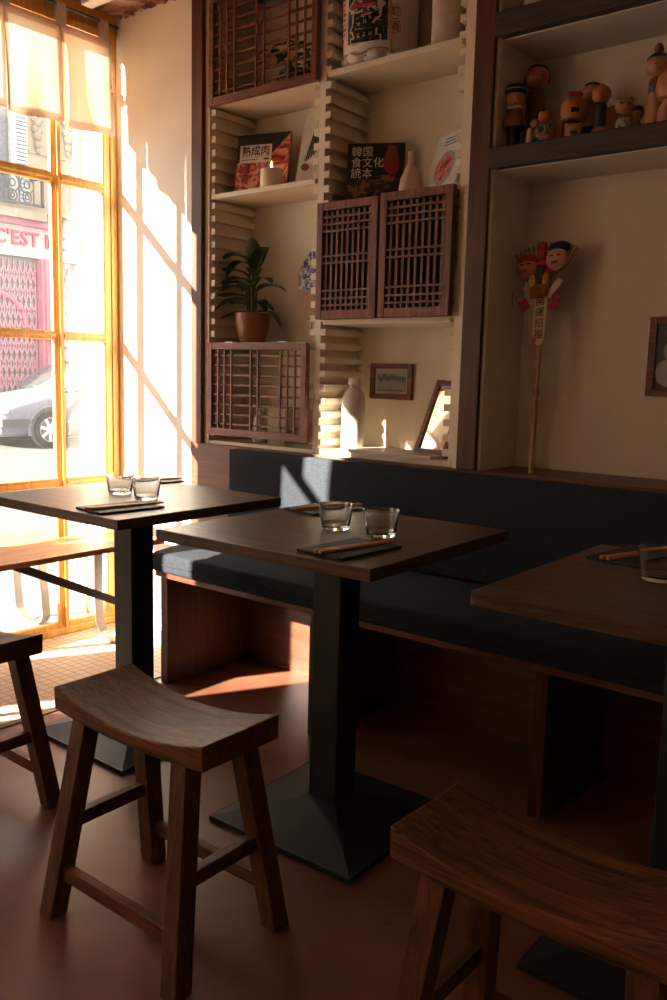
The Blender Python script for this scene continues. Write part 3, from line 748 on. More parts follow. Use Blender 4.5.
cyl.location = (-1.575, 2.49, 2.1605); tag(cyl, 'tall plain cream cylinder beside the sake barrel at the top', 'canister')
# things behind lower lattice
bt = MB().lathe([(0, 0), (.028, 0), (.030, .003), (.030, .08), (.015, .11), (.012, .135), (0, .135)], 24, caps=False).obj('small_bottle', M_white, None, True)
bt.location = (-2.395, 2.51, .8565); tag(bt, 'small white bottle behind the lower left lattice door', 'bottle')
bx = MB().box(-.045, .045, -.03, .03, 0, .14, .002).obj('carton', plain('tan carton', (.52, .42, .24), .6)); bx.location = (-2.30, 2.53, .8565)
tag(bx, 'tan upright carton behind the lower left lattice door', 'box')
# plant behind the top lattice
pp = thing('trailing_plant', 'green trailing plant half hidden behind the top left lattice door', 'plant', (-2.25, 2.53, 2.159))
mb = MB(); rr = random.Random(4)
for k in range(46):
    a = rr.uniform(0, 2*PI); b = (rr.uniform(-.12, .12), rr.uniform(-.06, .05), rr.uniform(.05, .17)); leaf_mesh(mb, b, (math.cos(a), math.sin(a)*.4, rr.uniform(-.1, .9)), rr.uniform(.04, .07), .02, 1.2, 4)
mb.obj('foliage', M_leaf, pp, True)
MB().lathe([(0, 0), (.05, 0), (.065, .07), (.06, .07), (0, .065)], 24, caps=False).obj('pot', plain('dark pot', (.05, .03, .02), .5), pp, True)

# sake barrel
br = thing('sake_barrel', 'white wrapped sake barrel with black and red characters on the upper shelf', 'barrel', (-1.875, 2.535, 2.1605), rz=.0)
MB().lathe([(0, .012), (.085, .006), (.108, .010), (.124, .035), (.128, .09), (.130, .20), (.131, .33), (.126, .36), (0, .36)], 48, caps=False).obj('wrapped_body', plain('white woven wrap', (.80, .72, .64), .6, .3, 0, .05, 60, .0008), br, True)
mb = MB()
for k in range(9):
    a = 2*PI*k/9+.3; mb.ball((.088*math.cos(a), .088*math.sin(a), .026), .046, 1.0, 1.0, .55, 14)
mb.obj('folded_hem', plain('white folded paper wrap', (.80, .72, .65), .6, .3, 0, .05, 60, .001), br, True)
mb = MB()
mb.tube([(.128*math.cos(a), .128*math.sin(a), .030+.008*math.sin(a*5)) for a in [2*PI*k/40 for k in range(41)]], .003, 6); mb.tube([(-.02, -.132, .028), (.04, -.130, .012)], .003, 6); mb.tube([(.105, -.085, .02), (.098, -.09, .30)], .004, 6)
mb.obj('straw_rope', plain('straw rope', (.46, .34, .18), .8), br)
def bend(o, r, dz=0):
    for v in o.data.vertices:
        a = v.co.x/r - PI/2 + bend.off; rr_ = r - v.co.y
        v.co = Vector((rr_*math.cos(a), rr_*math.sin(a), v.co.z+dz))
bend.off = .24
def blob_panel():
    bm = bmesh.new(); nx, nz = 22, 22; g = []
    rn = random.Random(3)
    for j in range(nz+1):
        g.append([bm.verts.new((-.075+.15*i/nx, 0, .06+.30*j/nz)) for i in range(nx+1)])
    for j in range(nz):
        for i in range(nx): bm.faces.new((g[j][i], g[j][i+1], g[j+1][i+1], g[j+1][i]))
    me = bpy.data.meshes.new('ink_panel'); bm.to_mesh(me); bm.free()
    return me
def brush_mat():
    m, nt, out = new_mat('brushed black ink panel'); b = principled(nt, out, (.02, .02, .02), .6)
    tc = N(nt, 'ShaderNodeTexCoord'); no = N(nt, 'ShaderNodeTexNoise', Scale=160.0, Detail=3.0); nt.links.new(tc.outputs['Object'], no.inputs['Vector'])
    cr = N(nt, 'ShaderNodeValToRGB'); cr.color_ramp.elements[0].position = .55; cr.color_ramp.elements[1].position = .68
    cr.color_ramp.elements[0].color = (.016, .017, .022, 1); cr.color_ramp.elements[1].color = (.35, .32, .28, 1)
    nt.links.new(no.outputs['Fac'], cr.inputs[0]); nt.links.new(cr.outputs[0], b.inputs['Base Color']); return m
me = blob_panel(); me.materials.append(brush_mat()); o = bpy.data.objects.new('ink_panel', me); C.objects.link(o); o.parent = br; bend(o, .1325)
M_redink = plain('red brushed ink', (.36, .03, .02), .6)
bend.off = .22
for ch, z, mt, sz in (('本', .190, M_redink, .125), ('盛', .100, M_ink, .108)):
    o = text_mesh('lettering_outline', ch, sz, plain('cream ink', (.74, .64, .54), .6), br, Matrix.Translation((0, -.0008, z)) @ STAND, .0002, bold=.0085); bend(o, .1335)
    o = text_mesh('lettering', ch, sz, mt, br, Matrix.Translation((0, -.0022, z)) @ STAND, .0002, bold=.0018); bend(o, .1345)
bend.off = .98
for ch, z in (('醸', .150), ('酒', .105)):
    o = text_mesh('side_lettering', ch, .030, M_redink, br, Matrix.Translation((0, -.0012, z)) @ STAND, .0002, bold=.0003); bend(o, .1335)
    mb = MB()
    ring = [(.0215*math.cos(2*PI*k/32), -.0012, z+.0225*math.sin(2*PI*k/32)) for k in range(33)]
    mb.tube(ring, .0009, 5); o = mb.obj('seal_ring', M_redink, br); bend(o, .1335)
bend.off = -.52
mb = MB()
for k in range(14): mb.box(-.010, -.002+.006*(k % 3), -.0012, -.0004, .08+.016*k, .088+.016*k)
o = mb.obj('side_mark', M_redink, br); bend(o, .1325)

# framed picture and mirror in bay 2
def framed(label, loc, rot, w, h, fr, inner_mat, cat='picture', name='framed_picture', th=.014, matte=0, fm=None):
    t = thing(name, label, cat, loc, rot=rot); mb = MB()
    mb.box(-w/2, -w/2+fr, 0, th, 0, h, .0015); mb.box(w/2-fr, w/2, 0, th, 0, h, .0015); mb.box(-w/2+fr, w/2-fr, 0, th, 0, fr, .0015); mb.box(-w/2+fr, w/2-fr, 0, th, h-fr, h, .0015)
    mb.obj('frame', fm or M_lat, t)
    if matte:
        MB().box(-w/2+fr, w/2-fr, th*.6, th*.8, fr, h-fr).obj('mount', plain('cream mount', (.55, .48, .38), .8), t)
        MB().box(-w/2+fr+matte, w/2-fr-matte, th*.5, th*.6, fr+matte, h-fr-matte).obj('photograph', inner_mat, t)
    else: MB().box(-w/2+fr, w/2-fr, th*.5, th*.8, fr, h-fr).obj('mirror_glass' if name == 'framed_mirror' else 'photograph', inner_mat, t)
    return t
def landscape_mat():
    m, nt, out = new_mat('grey landscape photograph'); b = principled(nt, out, (.3, .3, .27), .4)
    tc = N(nt, 'ShaderNodeTexCoord'); sx = N(nt, 'ShaderNodeSeparateXYZ'); nt.links.new(tc.outputs['Object'], sx.inputs[0])
    no = N(nt, 'ShaderNodeTexNoise', Scale=60.0, Detail=5.0); nt.links.new(tc.outputs['Object'], no.inputs['Vector'])
    a = N(nt, 'ShaderNodeMath', operation='MULTIPLY_ADD'); a.inputs[1].default_value = .04; nt.links.new(no.outputs['Fac'], a.inputs[0]); nt.links.new(sx.outputs[2], a.inputs[2])
    cr = N(nt, 'ShaderNodeValToRGB'); e = cr.color_ramp.elements
    e[0].position = .045; e[0].color = (.05, .05, .045, 1); e[1].position = .125; e[1].color = (.42, .40, .36, 1)
    for p, c in ((.06, .30), (.085, .32), (.09, .06), (.105, .10), (.11, .38)): x = e.new(p); x.color = (c, c*.96, c*.86, 1)
    nt.links.new(a.outputs[0], cr.inputs[0]); nt.links.new(cr.outputs[0], b.inputs['Base Color']); return m
pic = framed('small framed grey landscape photograph hung in the lower right bay', (-1.849, 2.6245, 1.046), (0, 0, 0), .186, .130, .019, landscape_mat(), matte=.010)
m, nt, out = new_mat('silvered mirror'); gl = N(nt, 'ShaderNodeBsdfGlossy', Roughness=.03); gl.inputs[0].default_value = (.82, .84, .82, 1); nt.links.new(gl.outputs[0], out.inputs[0])
framed('dark framed mirror leaning at the right of the bottom shelf', (-1.567, 2.462, .8755), (-.43, 0, -.13), .140, .272, .018, m, 'mirror', 'framed_mirror')
pmat = photo_mat('old group portrait photograph', [(.42, (.03, .03, .028)), (.52, (.12, .115, .10)), (.60, (.34, .31, .27))], 14, 4, .5)
fr2 = framed('dark framed old portrait photograph hung in the niche at the right edge', (-.735, 2.6305, 1.090), (0, 0, 0), .362, .234, .022, plain('grey green photo ground', (.10, .095, .075), .5, .4, 0, .2, 20), matte=0)
mb = MB()
for k, (x, z) in enumerate(((-.115, .135), (-.03, .15), (.06, .14))):
    mb.ball((x, .006, z), .026, .85, .04, 1.1); mb.ball((x, .006, z-.065), .042, 1, .03, 1.0); 
mb.obj('sitter_picture', plain('pale print', (.40, .36, .31), .5), fr2, True)
# small picture behind the right niche? (none)

# ------------------------------------------------------------------ right niche
for z0, z1, lab in ((1.752, 1.811, 'thick weathered brown plank shelf carrying the wooden dolls'), (2.122, 2.190, 'thick weathered brown plank shelf, the higher of the two in the niche')):
    mb = MB(); mb.box(-1.347, .9, 2.384, 2.4035, z0, z1, .004); mb.box(-1.3375, .9, 2.403, 2.6435, z0+.002, z1, .001)
    tag(mb.obj('plank_shelf', M_darkshelf), lab, 'shelf', 'plank shelves in the niche')
    us = MB().box(-1.3375, .9, 2.42, 2.6435, z0-.002, z0+.0015); 
    us.obj('soffit', M_niche, bpy.data.objects[[o.name for o in C.objects if o.name.startswith('plank_shelf')][-1]])
bxx = MB().box(-.038, .038, -.03, .03, 0, .12, .002).obj('patterned_box', photo_mat('white and red print', [(.45, (.62, .58, .54)), (.58, (.60, .52, .48)), (.62, (.35, .04, .03))], 30), None)
bxx.location = (-1.25, 2.47, 2.1905); tag(bxx, 'small white and red box on the top plank shelf', 'box')

# kokeshi dolls
def skin_(n, c): return plain(n, c, .32, .5, 0, .06, 30)
DW = skin_('doll pale wood', (.50, .25, .13)); DO = skin_('doll orange wood', (.52, .19, .07)); DH = plain('doll black hair', (.014, .012, .012), .35)
DB = plain('doll dark blue paint', (.02, .03, .05), .4); DR = plain('doll red paint', (.38, .03, .02), .4); DBr = plain('doll brown paint', (.24, .09, .03), .5); DWh = plain('doll white paint', (.55, .46, .38), .5); DG = plain('doll green paint', (.05, .14, .08), .5)
def doll(label, x, y, name='wooden_doll', rz=.52):
    t = thing(name, label, 'doll', (x, y, 1.8115), rz); t['group'] = 'wooden dolls on the plank shelf'; return t
def face(t, z, r, mouth=True):
    mb = MB()
    for sx in (-1, 1):
        a = .38*sx; p = Vector((r*math.sin(a), -r*math.cos(a), z)); mb.ball(p, r*.10, 1.2, .35, .35, 8)
    mb.obj('eyes', DH, t)
    if mouth: MB().ball((0, -r*.98, z-r*.38), r*.09, 1, .4, .8, 8).obj('mouth', DR, t)
def hair_cap(t, z, r, cut=.15, sz=1.0, mat=None, r2=1.05):
    mb = MB(); mb.ball((0, 0, z), r*r2, 1, 1, sz, 24)
    kill = [v for v in mb.bm.verts if (v.co.z < z+cut*r and v.co.y < r*.30) or v.co.z < z-.45*r]
    bmesh.ops.delete(mb.bm, geom=kill, context='VERTS'); mb.obj('hair', mat or DH, t, True)
# 1 student doll with cap and cape
d = doll('small doll in a black cap and brown cape, leftmost on the shelf', -1.312, 2.465)
MB().lathe([(0, 0), (.018, 0), (.019, .05), (.022, .075), (0, .08)], 20, caps=False).obj('body', DH, d, True)
MB().lathe([(.040, .066), (.036, .085), (.022, .118), (.012, .128), (0, .13)], 24, caps=False).obj('cape', DBr, d, True)
MB().ball((0, 0, .150), .030, 1, 1, 1).obj('head', DW, d, True); face(d, .145, .030)
MB().lathe([(.029, .163), (.033, .168), (.033, .180), (.026, .190), (0, .192)], 24, caps=False).obj('cap', DH, d, True)
MB().lathe([(.0336, .174), (.0336, .177)], 24, caps=False).obj('cap_band', DWh, d)
MB().ball((-.01, -.030, .120), .009, 1.8, .6, .6).ball((.008, -.030, .122), .008, 1.8, .6, .6).obj('bow', DWh, d, True)
# 2 tall doll
d = doll('tall doll with a large round head and black hair, second from the left', -1.285, 2.545)
MB().lathe([(0, 0), (.030, 0), (.031, .004), (.029, .09), (.030, .17), (.024, .188), (.014, .196), (0, .2)], 28, caps=False).obj('body', DBr, d, True)
MB().ball((0, 0, .226), .037, 1, 1, .98, 28).obj('head', DO, d, True); face(d, .226, .037); hair_cap(d, .228, .037, .55)
MB().ball((-.036, 0, .222), .010, .5, 1.2, 1.4).ball((.036, 0, .222), .010, .5, 1.2, 1.4).obj('side_hair', DR, d, True)
# 3 seated figure holding child
d = doll('small seated figure in a pale patterned kimono holding a child', -1.215, 2.452, 'seated_figurine')
MB().ball((.006, 0, .034), .034, 1, .8, 1.05).obj('robe', photo_mat('kimono print', [(.4, (.05, .06, .07)), (.5, (.55, .45, .38)), (.62, (.40, .08, .05))], 60, 3, 1), d, True)
MB().ball((.006, 0, .085), .018, 1, 1, 1.15).obj('head', DO, d, True); MB().ball((-.022, -.015, .060), .012).obj('child_head', DW, d, True); MB().lathe([(.014, .0), (.006, .045), (0, .05)], 14, (-.034, -.018), False).obj('child_body', DWh, d, True)
hair_cap(d, .087, .018, .3)
# block
tag(MB().box(-.011, .011, -.010, .010, 0, .075, .001).obj('wooden_block', DO), 'small upright orange wooden block between the dolls', 'block').location = (-1.176, 2.49, 1.8115)
# 5 round helmet head with red bow
d = doll('doll with a big orange helmet-shaped head and red bow', -1.128, 2.475)
MB().lathe([(0, 0), (.022, 0), (.024, .004), (.024, .05), (0, .06)], 24, caps=False).obj('body', DW, d, True)
MB().lathe([(.022, .062), (.034, .066), (.038, .085), (.036, .108), (.025, .124), (0, .131)], 28, caps=False).obj('head', DO, d, True)
MB().box(-.012, .012, -.0385, -.030, .078, .092, .003).obj('face_mark', DH, d)
MB().ball((-.008, -.01, .134), .010, 1.3, .8, .8).ball((.010, -.01, .134), .009, 1.3, .8, .8).obj('bow', DR, d, True)
MB().ball((0, -.019, .026), .010, 1.2, .6, 1).obj('leaf_mark', DG, d, True)
# 6
d = doll('wooden doll with a wide pale head and dark lower body, behind the dark blue one', -1.106, 2.545)
MB().lathe([(0, 0), (.024, 0), (.025, .055), (.0245, .056), (0, .056)], 24, caps=False).obj('lower_body', DH, d, True)
MB().lathe([(.025, .056), (.028, .10), (.022, .118), (0, .12)], 24, caps=False).obj('body', DW, d, True)
MB().ball((0, 0, .146), .034, 1.05, 1, .95, 24).obj('head', DW, d, True); face(d, .146, .034); hair_cap(d, .148, .034, .75)
# 7
d = doll('doll with an onion-shaped orange head and dark blue body', -1.052, 2.485)
MB().ball((0, 0, .020), .024, 1, 1, .85).obj('foot', DW, d, True)
MB().lathe([(.014, .035), (.016, .04), (.017, .095), (.012, .1), (0, .101)], 22, caps=False).obj('body', DB, d, True)
MB().lathe([(0, .1), (.016, .102), (.026, .116), (.027, .130), (.021, .142), (.010, .149), (.003, .156), (0, .157)], 24, caps=False).obj('head', DO, d, True); face(d, .126, .026)
# 8 tilted disc
d = doll('round tilted brown lacquered disc leaning behind the small cat', -1.035, 2.560, 'lacquer_disc'); d['category'] = 'plate'
o = MB().lathe([(0, 0), (.050, 0), (.056, .004), (.056, .008), (.046, .012), (0, .010)], 36, caps=False).obj('disc', DO, d, True); o.matrix_local = Matrix.Translation((0, .0, .058)) @ Matrix.Rotation(PI/2-.25, 4, 'X')
MB().box(-.02, .02, -.01, .018, 0, .006, .001).obj('stand', DH, d)
# 9 cat-like figurine
d = doll('small white and green painted clay animal figure with round ears', -.985, 2.490, 'clay_figurine')
MB().ball((0, 0, .030), .026, .85, .8, 1.2).obj('body', photo_mat('clay paint', [(.4, (.06, .15, .08)), (.5, (.55, .46, .38)), (.62, (.5, .42, .34))], 50, 3, 1), d, True)
MB().ball((0, -.004, .083), .024, 1.1, .9, .85).ball((-.018, 0, .100), .008).ball((.018, 0, .100), .008).obj('head', DW, d, True)
MB().ball((-.010, -.024, .086), .004, 1.6, .5, .5).ball((.010, -.024, .086), .004, 1.6, .5, .5).obj('eyes', DH, d); MB().ball((0, -.025, .076), .006, 1.2, .5, .6).obj('muzzle', DWh, d)
# 10 tiny
d = doll('tiny brown wooden figure beside the tall doll with a bun', -.948, 2.500, 'small_figurine')
MB().lathe([(0, 0), (.014, 0), (.012, .03), (.006, .042), (.014, .052), (.017, .062), (.012, .076), (0, .082)], 20, caps=False).obj('body', DBr, d, True)
MB().lathe([(.0155, .066), (.0175, .067), (.012, .078), (0, .084)], 20, caps=False).obj('hat', DH, d, True)
# 11 tall with bun
d = doll('tall slender doll with black hair and a topknot, near the right edge', -.905, 2.510)
MB().lathe([(0, 0), (.028, 0), (.027, .05), (.022, .10), (.018, .145), (0, .148)], 28, caps=False).obj('body', DW, d, True)
MB().lathe([(.0215, .108), (.0222, .110), (.0204, .134), (.0198, .135)], 28, caps=False).obj('collar_band', DG, d, True)
MB().lathe([(.0204, .134), (.0212, .135), (.0188, .146), (.014, .150)], 28, caps=False).obj('collar', DR, d, True)
MB().ball((0, 0, .181), .032, 1, 1, 1, 28).obj('head', DW, d, True); face(d, .178, .032); hair_cap(d, .183, .032, .35)
MB().ball((0, .004, .225), .013, 1, 1, 1.3).obj('topknot', DBr, d, True)
# 12
d = doll('doll with an orange helmet-shaped head, cut by the right edge', -.845, 2.460)
MB().lathe([(0, 0), (.034, 0), (.034, .04), (.022, .068), (0, .07)], 28, caps=False).obj('body', DW, d, True)
MB().lathe([(.020, .068), (.036, .074), (.042, .100), (.038, .128), (.022, .146), (0, .150)], 28, caps=False).obj('head', DO, d, True)

# decorative rake
rk = thing('bamboo_lucky_rake', 'decorated bamboo festival rake leaning in the niche corner', 'rake', (-1.186, 2.452, .8425), rot=(-.170, -.072, 0))
M_bam = wood('bamboo pole', (.36, .19, .07), (.52, .30, .13), 2, .4, 60, 6, .0002)
prof = []
zz = 0
mb = MB(); pr = []
for k in range(7):
    a = k*.062; pr += [(.0080, a), (.0090, a+.001), (.0090, a+.003), (.0077, a+.004), (.0077, a+.058)]
mb.lathe([(0, 0)]+pr+[(0, .435)], 14, caps=False); mb.obj('pole', M_bam, rk, True)
mb = MB(); mb.prism([(-.013, .40), (.013, .40), (.021, .43), (.021, .60), (-.021, .60), (-.021, .43)], -.014, -.008); mb.obj('name_plate', plain('pale straw board', (.62, .44, .24), .7), rk)
text_mesh('lettering', '開\n運\n招\n福', .031, M_ink, rk, Matrix.Translation((0, -.0145, .483)) @ STAND, .0003, line=1.12, bold=.0003)
mb = MB()
for k in range(15):
    a = R(-27+4.0*k); mb.obox(Matrix.Translation((math.sin(a)*.125, -.004, .505+math.cos(a)*.125)) @ Matrix.Rotation(a, 4, 'Y'), .0062, .003, .185)
mb.obox(Matrix.Translation((.0, -.006, .665)), .10, .003, .004); mb.obox(Matrix.Translation((.005, -.006, .705)), .16, .003, .004)
mb.obj('fan_tines', M_bam, rk)
MB().ball((-.048, -.022, .645), .034, 1, .5, 1.1).obj('left_mask', plain('mask pink', (.50, .20, .13), .5), rk, True); MB().ball((-.048, -.020, .667), .034, 1.1, .55, .6).obj('red_headcloth', DR, rk, True)
MB().ball((.050, -.022, .660), .036, 1, .5, 1.0).obj('right_mask', plain('mask pale', (.58, .33, .24), .5), rk, True); MB().ball((.055, -.018, .694), .030, 1.2, .55, .7).obj('black_hat', DH, rk, True)
mb = MB()
for cx, cz in ((-.048, .645), (.050, .660)):
    for sx in (-1, 1): mb.ball((cx+sx*.012, -.039, cz+.006), .005, 1.5, .4, .5, 8)
mb.obj('mask_eyes', DH, rk); mb = MB()
mb.ball((-.048, -.040, .630), .007, 1.6, .4, .6, 8).ball((.050, -.041, .644), .008, 1.6, .4, .6, 8); mb.obj('mask_mouths', DR, rk)
MB().box(-.016, .012, -.030, -.020, .665, .718, .002).obj('red_charm', DR, rk)
MB().ball((-.020, -.040, .595), .016, .8, .25, 1.25).ball((.024, -.040, .598), .016, .8, .25, 1.25).obj('gold_coins', plain('dull gold', (.42, .27, .05), .4, .5, .5), rk, True)
MB().obox(Matrix.Translation((0, -.034, .615)) @ Matrix.Rotation(.2, 4, 'Y'), .024, .010, .06, .004).obj('black_charm', DH, rk)
mb = MB()
for k in range(8): mb.lathe([(.0175, -.004), (.020, 0), (.0175, .004)], 16, (0, 0), False)
mb.bm.free(); mb = MB()
for k in range(9):
    mb.ball((-.024+.006*k, -.030, .560), .0185, .22, .7, 1, 12)
mb.obj('straw_bale', plain('orange straw', (.50, .20, .05), .7), rk, True)
for x, z, an, w_, h_ in ((-.040, .565, -.55, .022, .05), (.046, .570, .65, .022, .065)):
    MB().obox(Matrix.Translation((x, -.020, z)) @ Matrix.Rotation(an, 4, 'Y'), w_, .003, h_).obj('white_streamer', DWh, rk)
M_redc = plain('bright red cloth', (.45, .015, .02), .6)
for x, z, an, w_, h_ in ((-.050, .527, -.5, .028, .036), (.050, .525, .3, .030, .044)):
    MB().obox(Matrix.Translation((x, -.022, z)) @ Matrix.Rotation(an, 4, 'Y'), w_, .004, h_, .001).obj('red_streamer', M_redc, rk)
MB().ball((0, -.016, .64), .03, 1.6, .3, 1.0).obj('red_cloth', M_redc, rk, True)
MB().box(-.018, -.006, -.016, -.010, .402, .425).obj('red_tag', DR, rk)
MB().lathe([(.0096, .245), (.0096, .262)], 14, (0, 0), False).obj('pole_label', plain('worn paper label', (.40, .16, .11), .7), rk)
tag(MB().tube([(-1.331, 2.55, 1.36), (-1.331, 2.548, 1.40), (-1.325, 2.545, 1.41)], .0015, 5).obj('wall_hook', M_steel), 'tiny metal hook on the niche side wall left of the rake', 'hook')

# ------------------------------------------------------------------ outdoors
def asphalt():
    m, nt, out = new_mat('grey asphalt'); b = principled(nt, out, (.3, .3, .31), .85)
    tc = N(nt, 'ShaderNodeTexCoord'); no = N(nt, 'ShaderNodeTexNoise', Scale=35.0, Detail=8.0); nt.links.new(tc.outputs['Object'], no.inputs['Vector'])
    cr = N(nt, 'ShaderNodeValToRGB'); cr.color_ramp.elements[0].color = (.055, .055, .060, 1); cr.color_ramp.elements[1].color = (.10, .10, .105, 1); nt.links.new(no.outputs['Fac'], cr.inputs[0]); nt.links.new(cr.outputs[0], b.inputs['Base Color']); return m
struct(MB().box(-14.4, -5.2, -30, 40, -.30, -.18).obj('floor', asphalt()), 'grey asphalt street beyond the window')
struct(MB().box(-5.2, -3.21, -30, 40, -.30, -.05, .01).obj('floor', plain('pale grey pavement', (.13, .13, .14), .9, .2, 0, .1, 8)), 'pavement in front of the shop')
struct(MB().box(-15.6, -14.4, -30, 40, -.30, -.06, .01).obj('floor', plain('pale grey pavement', (.36, .35, .34), .9)), 'pavement across the street')
struct(MB().box(-10.4, -10.25, -30, 40, -.1799, -.178).obj('floor', plain('road marking white', (.22, .22, .22), .8)), 'white line on the street')
# shop reveal outside to the right
struct(MB().box(-3.505, -3.212, 2.47, 2.80, -.05, 3.6).obj('wall_exterior', plain('white painted masonry', (.70, .68, .64), .85)), 'white painted masonry of the shopfront outside')
struct(MB().box(-3.525, -3.500, 2.455, 2.50, -.05, 3.6).obj('trim_6', M_window), 'yellow outer edge trim of the shopfront')
# facade
FX = -15.5
fac = thing('shop_building', 'pale stone building across the street with a pink shopfront', 'building', (FX, 9.5, -.06))
def F(mb, y0, y1, z0, z1, d0=0, d1=.1, bev=0): return mb.box(-d0, d1, y0-9.5, y1-9.5, z0+.06, z1+.06, bev)   # d1 towards the street
M_stone = plain('warm pale limestone', (.42, .35, .26), .9, .2, 0, .06, 4, .004)
M_pink = plain('pink painted shopfront', (.58, .25, .31), .7, .3, 0, .05, 6)
M_ppink = plain('pale pink board', (.58, .49, .48), .7)
F(MB(), 5, 17, -.06, 9.5, .6, 0).obj('facade_wall', M_stone, fac)
mb = MB(); F(mb, 6, 9.9, 3.9, 4.06, 0, .35); F(mb, 6, 13, 4.06, 4.14, 0, .28); F(mb, 6, 13, 3.82, 3.9, 0, .18); mb.obj('cornice', M_stone, fac)
F(MB(), 6, 13, 3.30, 3.82, 0, .10).obj('sign_board', M_ppink, fac)
mb = MB(); F(mb, 6, 13, 3.80, 3.90, 0, .20); mb.obj('sign_edge', M_pink, fac)
F(MB(), 6, 13, 3.22, 3.30, 0, .16).obj('sign_lower_edge', plain('grey mint board', (.56, .62, .60), .7), fac)
o = text_mesh('sign_lettering', "C'EST MON I", .37, plain('pink letters', (.60, .12, .20), .6), fac, None, .02, 'LEFT', 1.06, 1, .005)
o.matrix_local = Matrix.Translation((.12, 8.90-9.5, 3.55+.06)) @ Matrix.Rotation(PI/2, 4, 'Z') @ STAND
# gates
def gate(y0, y1, z0, z1, mat, name, parent):
    mb = MB(); s = .11; n = int((y1-y0)/s); hz = .34; m_ = int((z1-z0)/hz)
    for i in range(n+1):
        y = y0+i*(y1-y0)/n
        F(mb, y-.009, y+.009, z0, z1, 0-.03, .055)
    for i in range(n):
        ya = y0+i*(y1-y0)/n; yb = y0+(i+1)*(y1-y0)/n
        for j in range(m_):
            za = z0+j*hz; 
            for (p, q) in (((ya, za), (yb, za+hz)), ((yb, za), (ya, za+hz))):
                dy, dz = q[0]-p[0], q[1]-p[1]; L_ = math.hypot(dy, dz)
                mb.obox(Matrix.Translation((.065, (p[0]+q[0])/2-9.5, (p[1]+q[1])/2+.06)) @ Matrix.Rotation(math.atan2(-dy, dz), 4, 'X'), .010, .020, L_)
    return mb.obj(name, mat, parent)
F(MB(), 6, 9.85, -.0, 3.2, 0, .02).obj('shop_glazing', plain('grey shop glazing', (.30, .27, .27), .3, .5), fac)
F(MB(), 10.16, 13, .0, 3.2, 0, .02).obj('shop_glazing', plain('grey shop glazing', (.30, .27, .27), .3, .5), fac)
gate(7.2, 9.80, .0, 3.15, plain('pink metal gate', (.66, .34, .40), .6), 'folding_gate', fac)
gate(10.2, 11.4, .0, 3.15, plain('pale metal gate', (.70, .62, .62), .6), 'folding_gate', fac)
mb = MB(); F(mb, 9.84, 10.17, -.0, 3.22, 0, .22); F(mb, 9.90, 9.96, 0, 3.22, 0, .27); F(mb, 10.05, 10.11, 0, 3.22, 0, .27); mb.obj('pilaster', M_pink, fac)
F(MB(), 6, 9.84, .0, .62, 0, .12).obj('lower_panel', M_pink, fac)
mb = MB(); pts = [(.05, 8.95+.62*math.cos(PI*k/16)-9.5, 1.9+.62*math.sin(PI*k/16)+.06) for k in range(17)]; mb.tube(pts, .05, 8); mb.obj('door_arch', M_pink, fac)
mb = MB(); mb.tube([(.30, 9.95-9.5, 1.75), (.34, 10.0-9.5, 1.62), (.34, 10.35-9.5, 1.60)], .03, 8); mb.obj('lever_handle', plain('dark grey metal', (.2, .18, .18), .5), fac)
# upper windows, shutters, balcony
M_dkw = plain('dark window glass', (.16, .17, .19), .2, .6)
mb = MB(); F(mb, 6.5, 9.32, 4.2, 7.2, .0, .02); mb.obj('upper_window', M_dkw, fac)
mb = MB(); F(mb, 9.32, 9.44, 4.2, 7.2, 0, .10); mb.obj('window_surround', plain('white stone', (.58, .57, .54), .8), fac)
mb = MB()
for k in range(40): F(mb, 9.46, 9.70, 4.25+.07*k, 4.30+.07*k, 0, .06)
mb.obj('shutter', plain('grey blue shutter', (.50, .53, .58), .7), fac)
mb = MB(); F(mb, 10.68, 10.86, 4.2, 7.2, 0, .08); mb.obj('shutter', plain('grey blue shutter', (.50, .53, .58), .7), fac)
mb = MB(); F(mb, 10.90, 12.5, 4.2, 7.2, 0, .02); mb.obj('upper_window', M_dkw, fac)
def carved(yc, zc):
    mb = MB()
    for k, (dy, dz, r) in enumerate(((0, .30, .09), (-.07, .20, .07), (.07, .20, .07), (0, .12, .08), (-.05, 0, .07), (.05, -.02, .07), (0, -.12, .09), (0, -.28, .07), (.0, -.40, .05), (-.09, .34, .05), (.09, .34, .05))):
        mb.ball((.04, yc+dy-9.5, zc+dz+.06), r, .7, 1, 1.1, 10)
    return mb.obj('carved_ornament', plain('carved limestone', (.33, .27, .20), .9), fac, True)
carved(9.93, 5.65); carved(10.60, 5.72)
mb = MB()
for zc in (4.9, 5.2, 6.2): F(mb, 9.74, 10.66, zc, zc+.03, 0, .03)
mb.obj('string_course', M_stone, fac)
def railing(y0, y1, z0, z1, name):
    mb = MB(); F(mb, y0, y1, z1-.04, z1, -.38, .42); F(mb, y0, y1, z0, z0+.04, -.38, .42); F(mb, y1-.04, y1, z0, z1, -.36, .42); F(mb, y1-.03, y1-.01, z1-.04, z1, 0, .40)
    y = y0+.15
    while y < y1-.05:
        c = Vector((.40, y-9.5, (z0+z1)/2+.06))
        for r, dz in ((.14, .08), (.09, -.14), (.06, .08), (.04, -.14)):
            mb.tube([c+Vector((0, r*math.cos(2*PI*k/12), dz+r*1.1*math.sin(2*PI*k/12))) for k in range(13)], .014, 5)
        F(mb, y+.13, y+.15, z0, z1, -.39, .41); y += .30
    return mb.obj(name, plain('dark iron railing', (.10, .10, .11), .5), fac)
railing(6.6, 9.80, 4.14, 4.70, 'balcony_railing'); railing(10.62, 12.4, 4.18, 4.72, 'balcony_railing')
F(MB(), 9.20, 9.28, 4.16, 4.22, -.3, .38).obj('flower_pot', plain('orange pot', (.75, .32, .10), .6), fac)

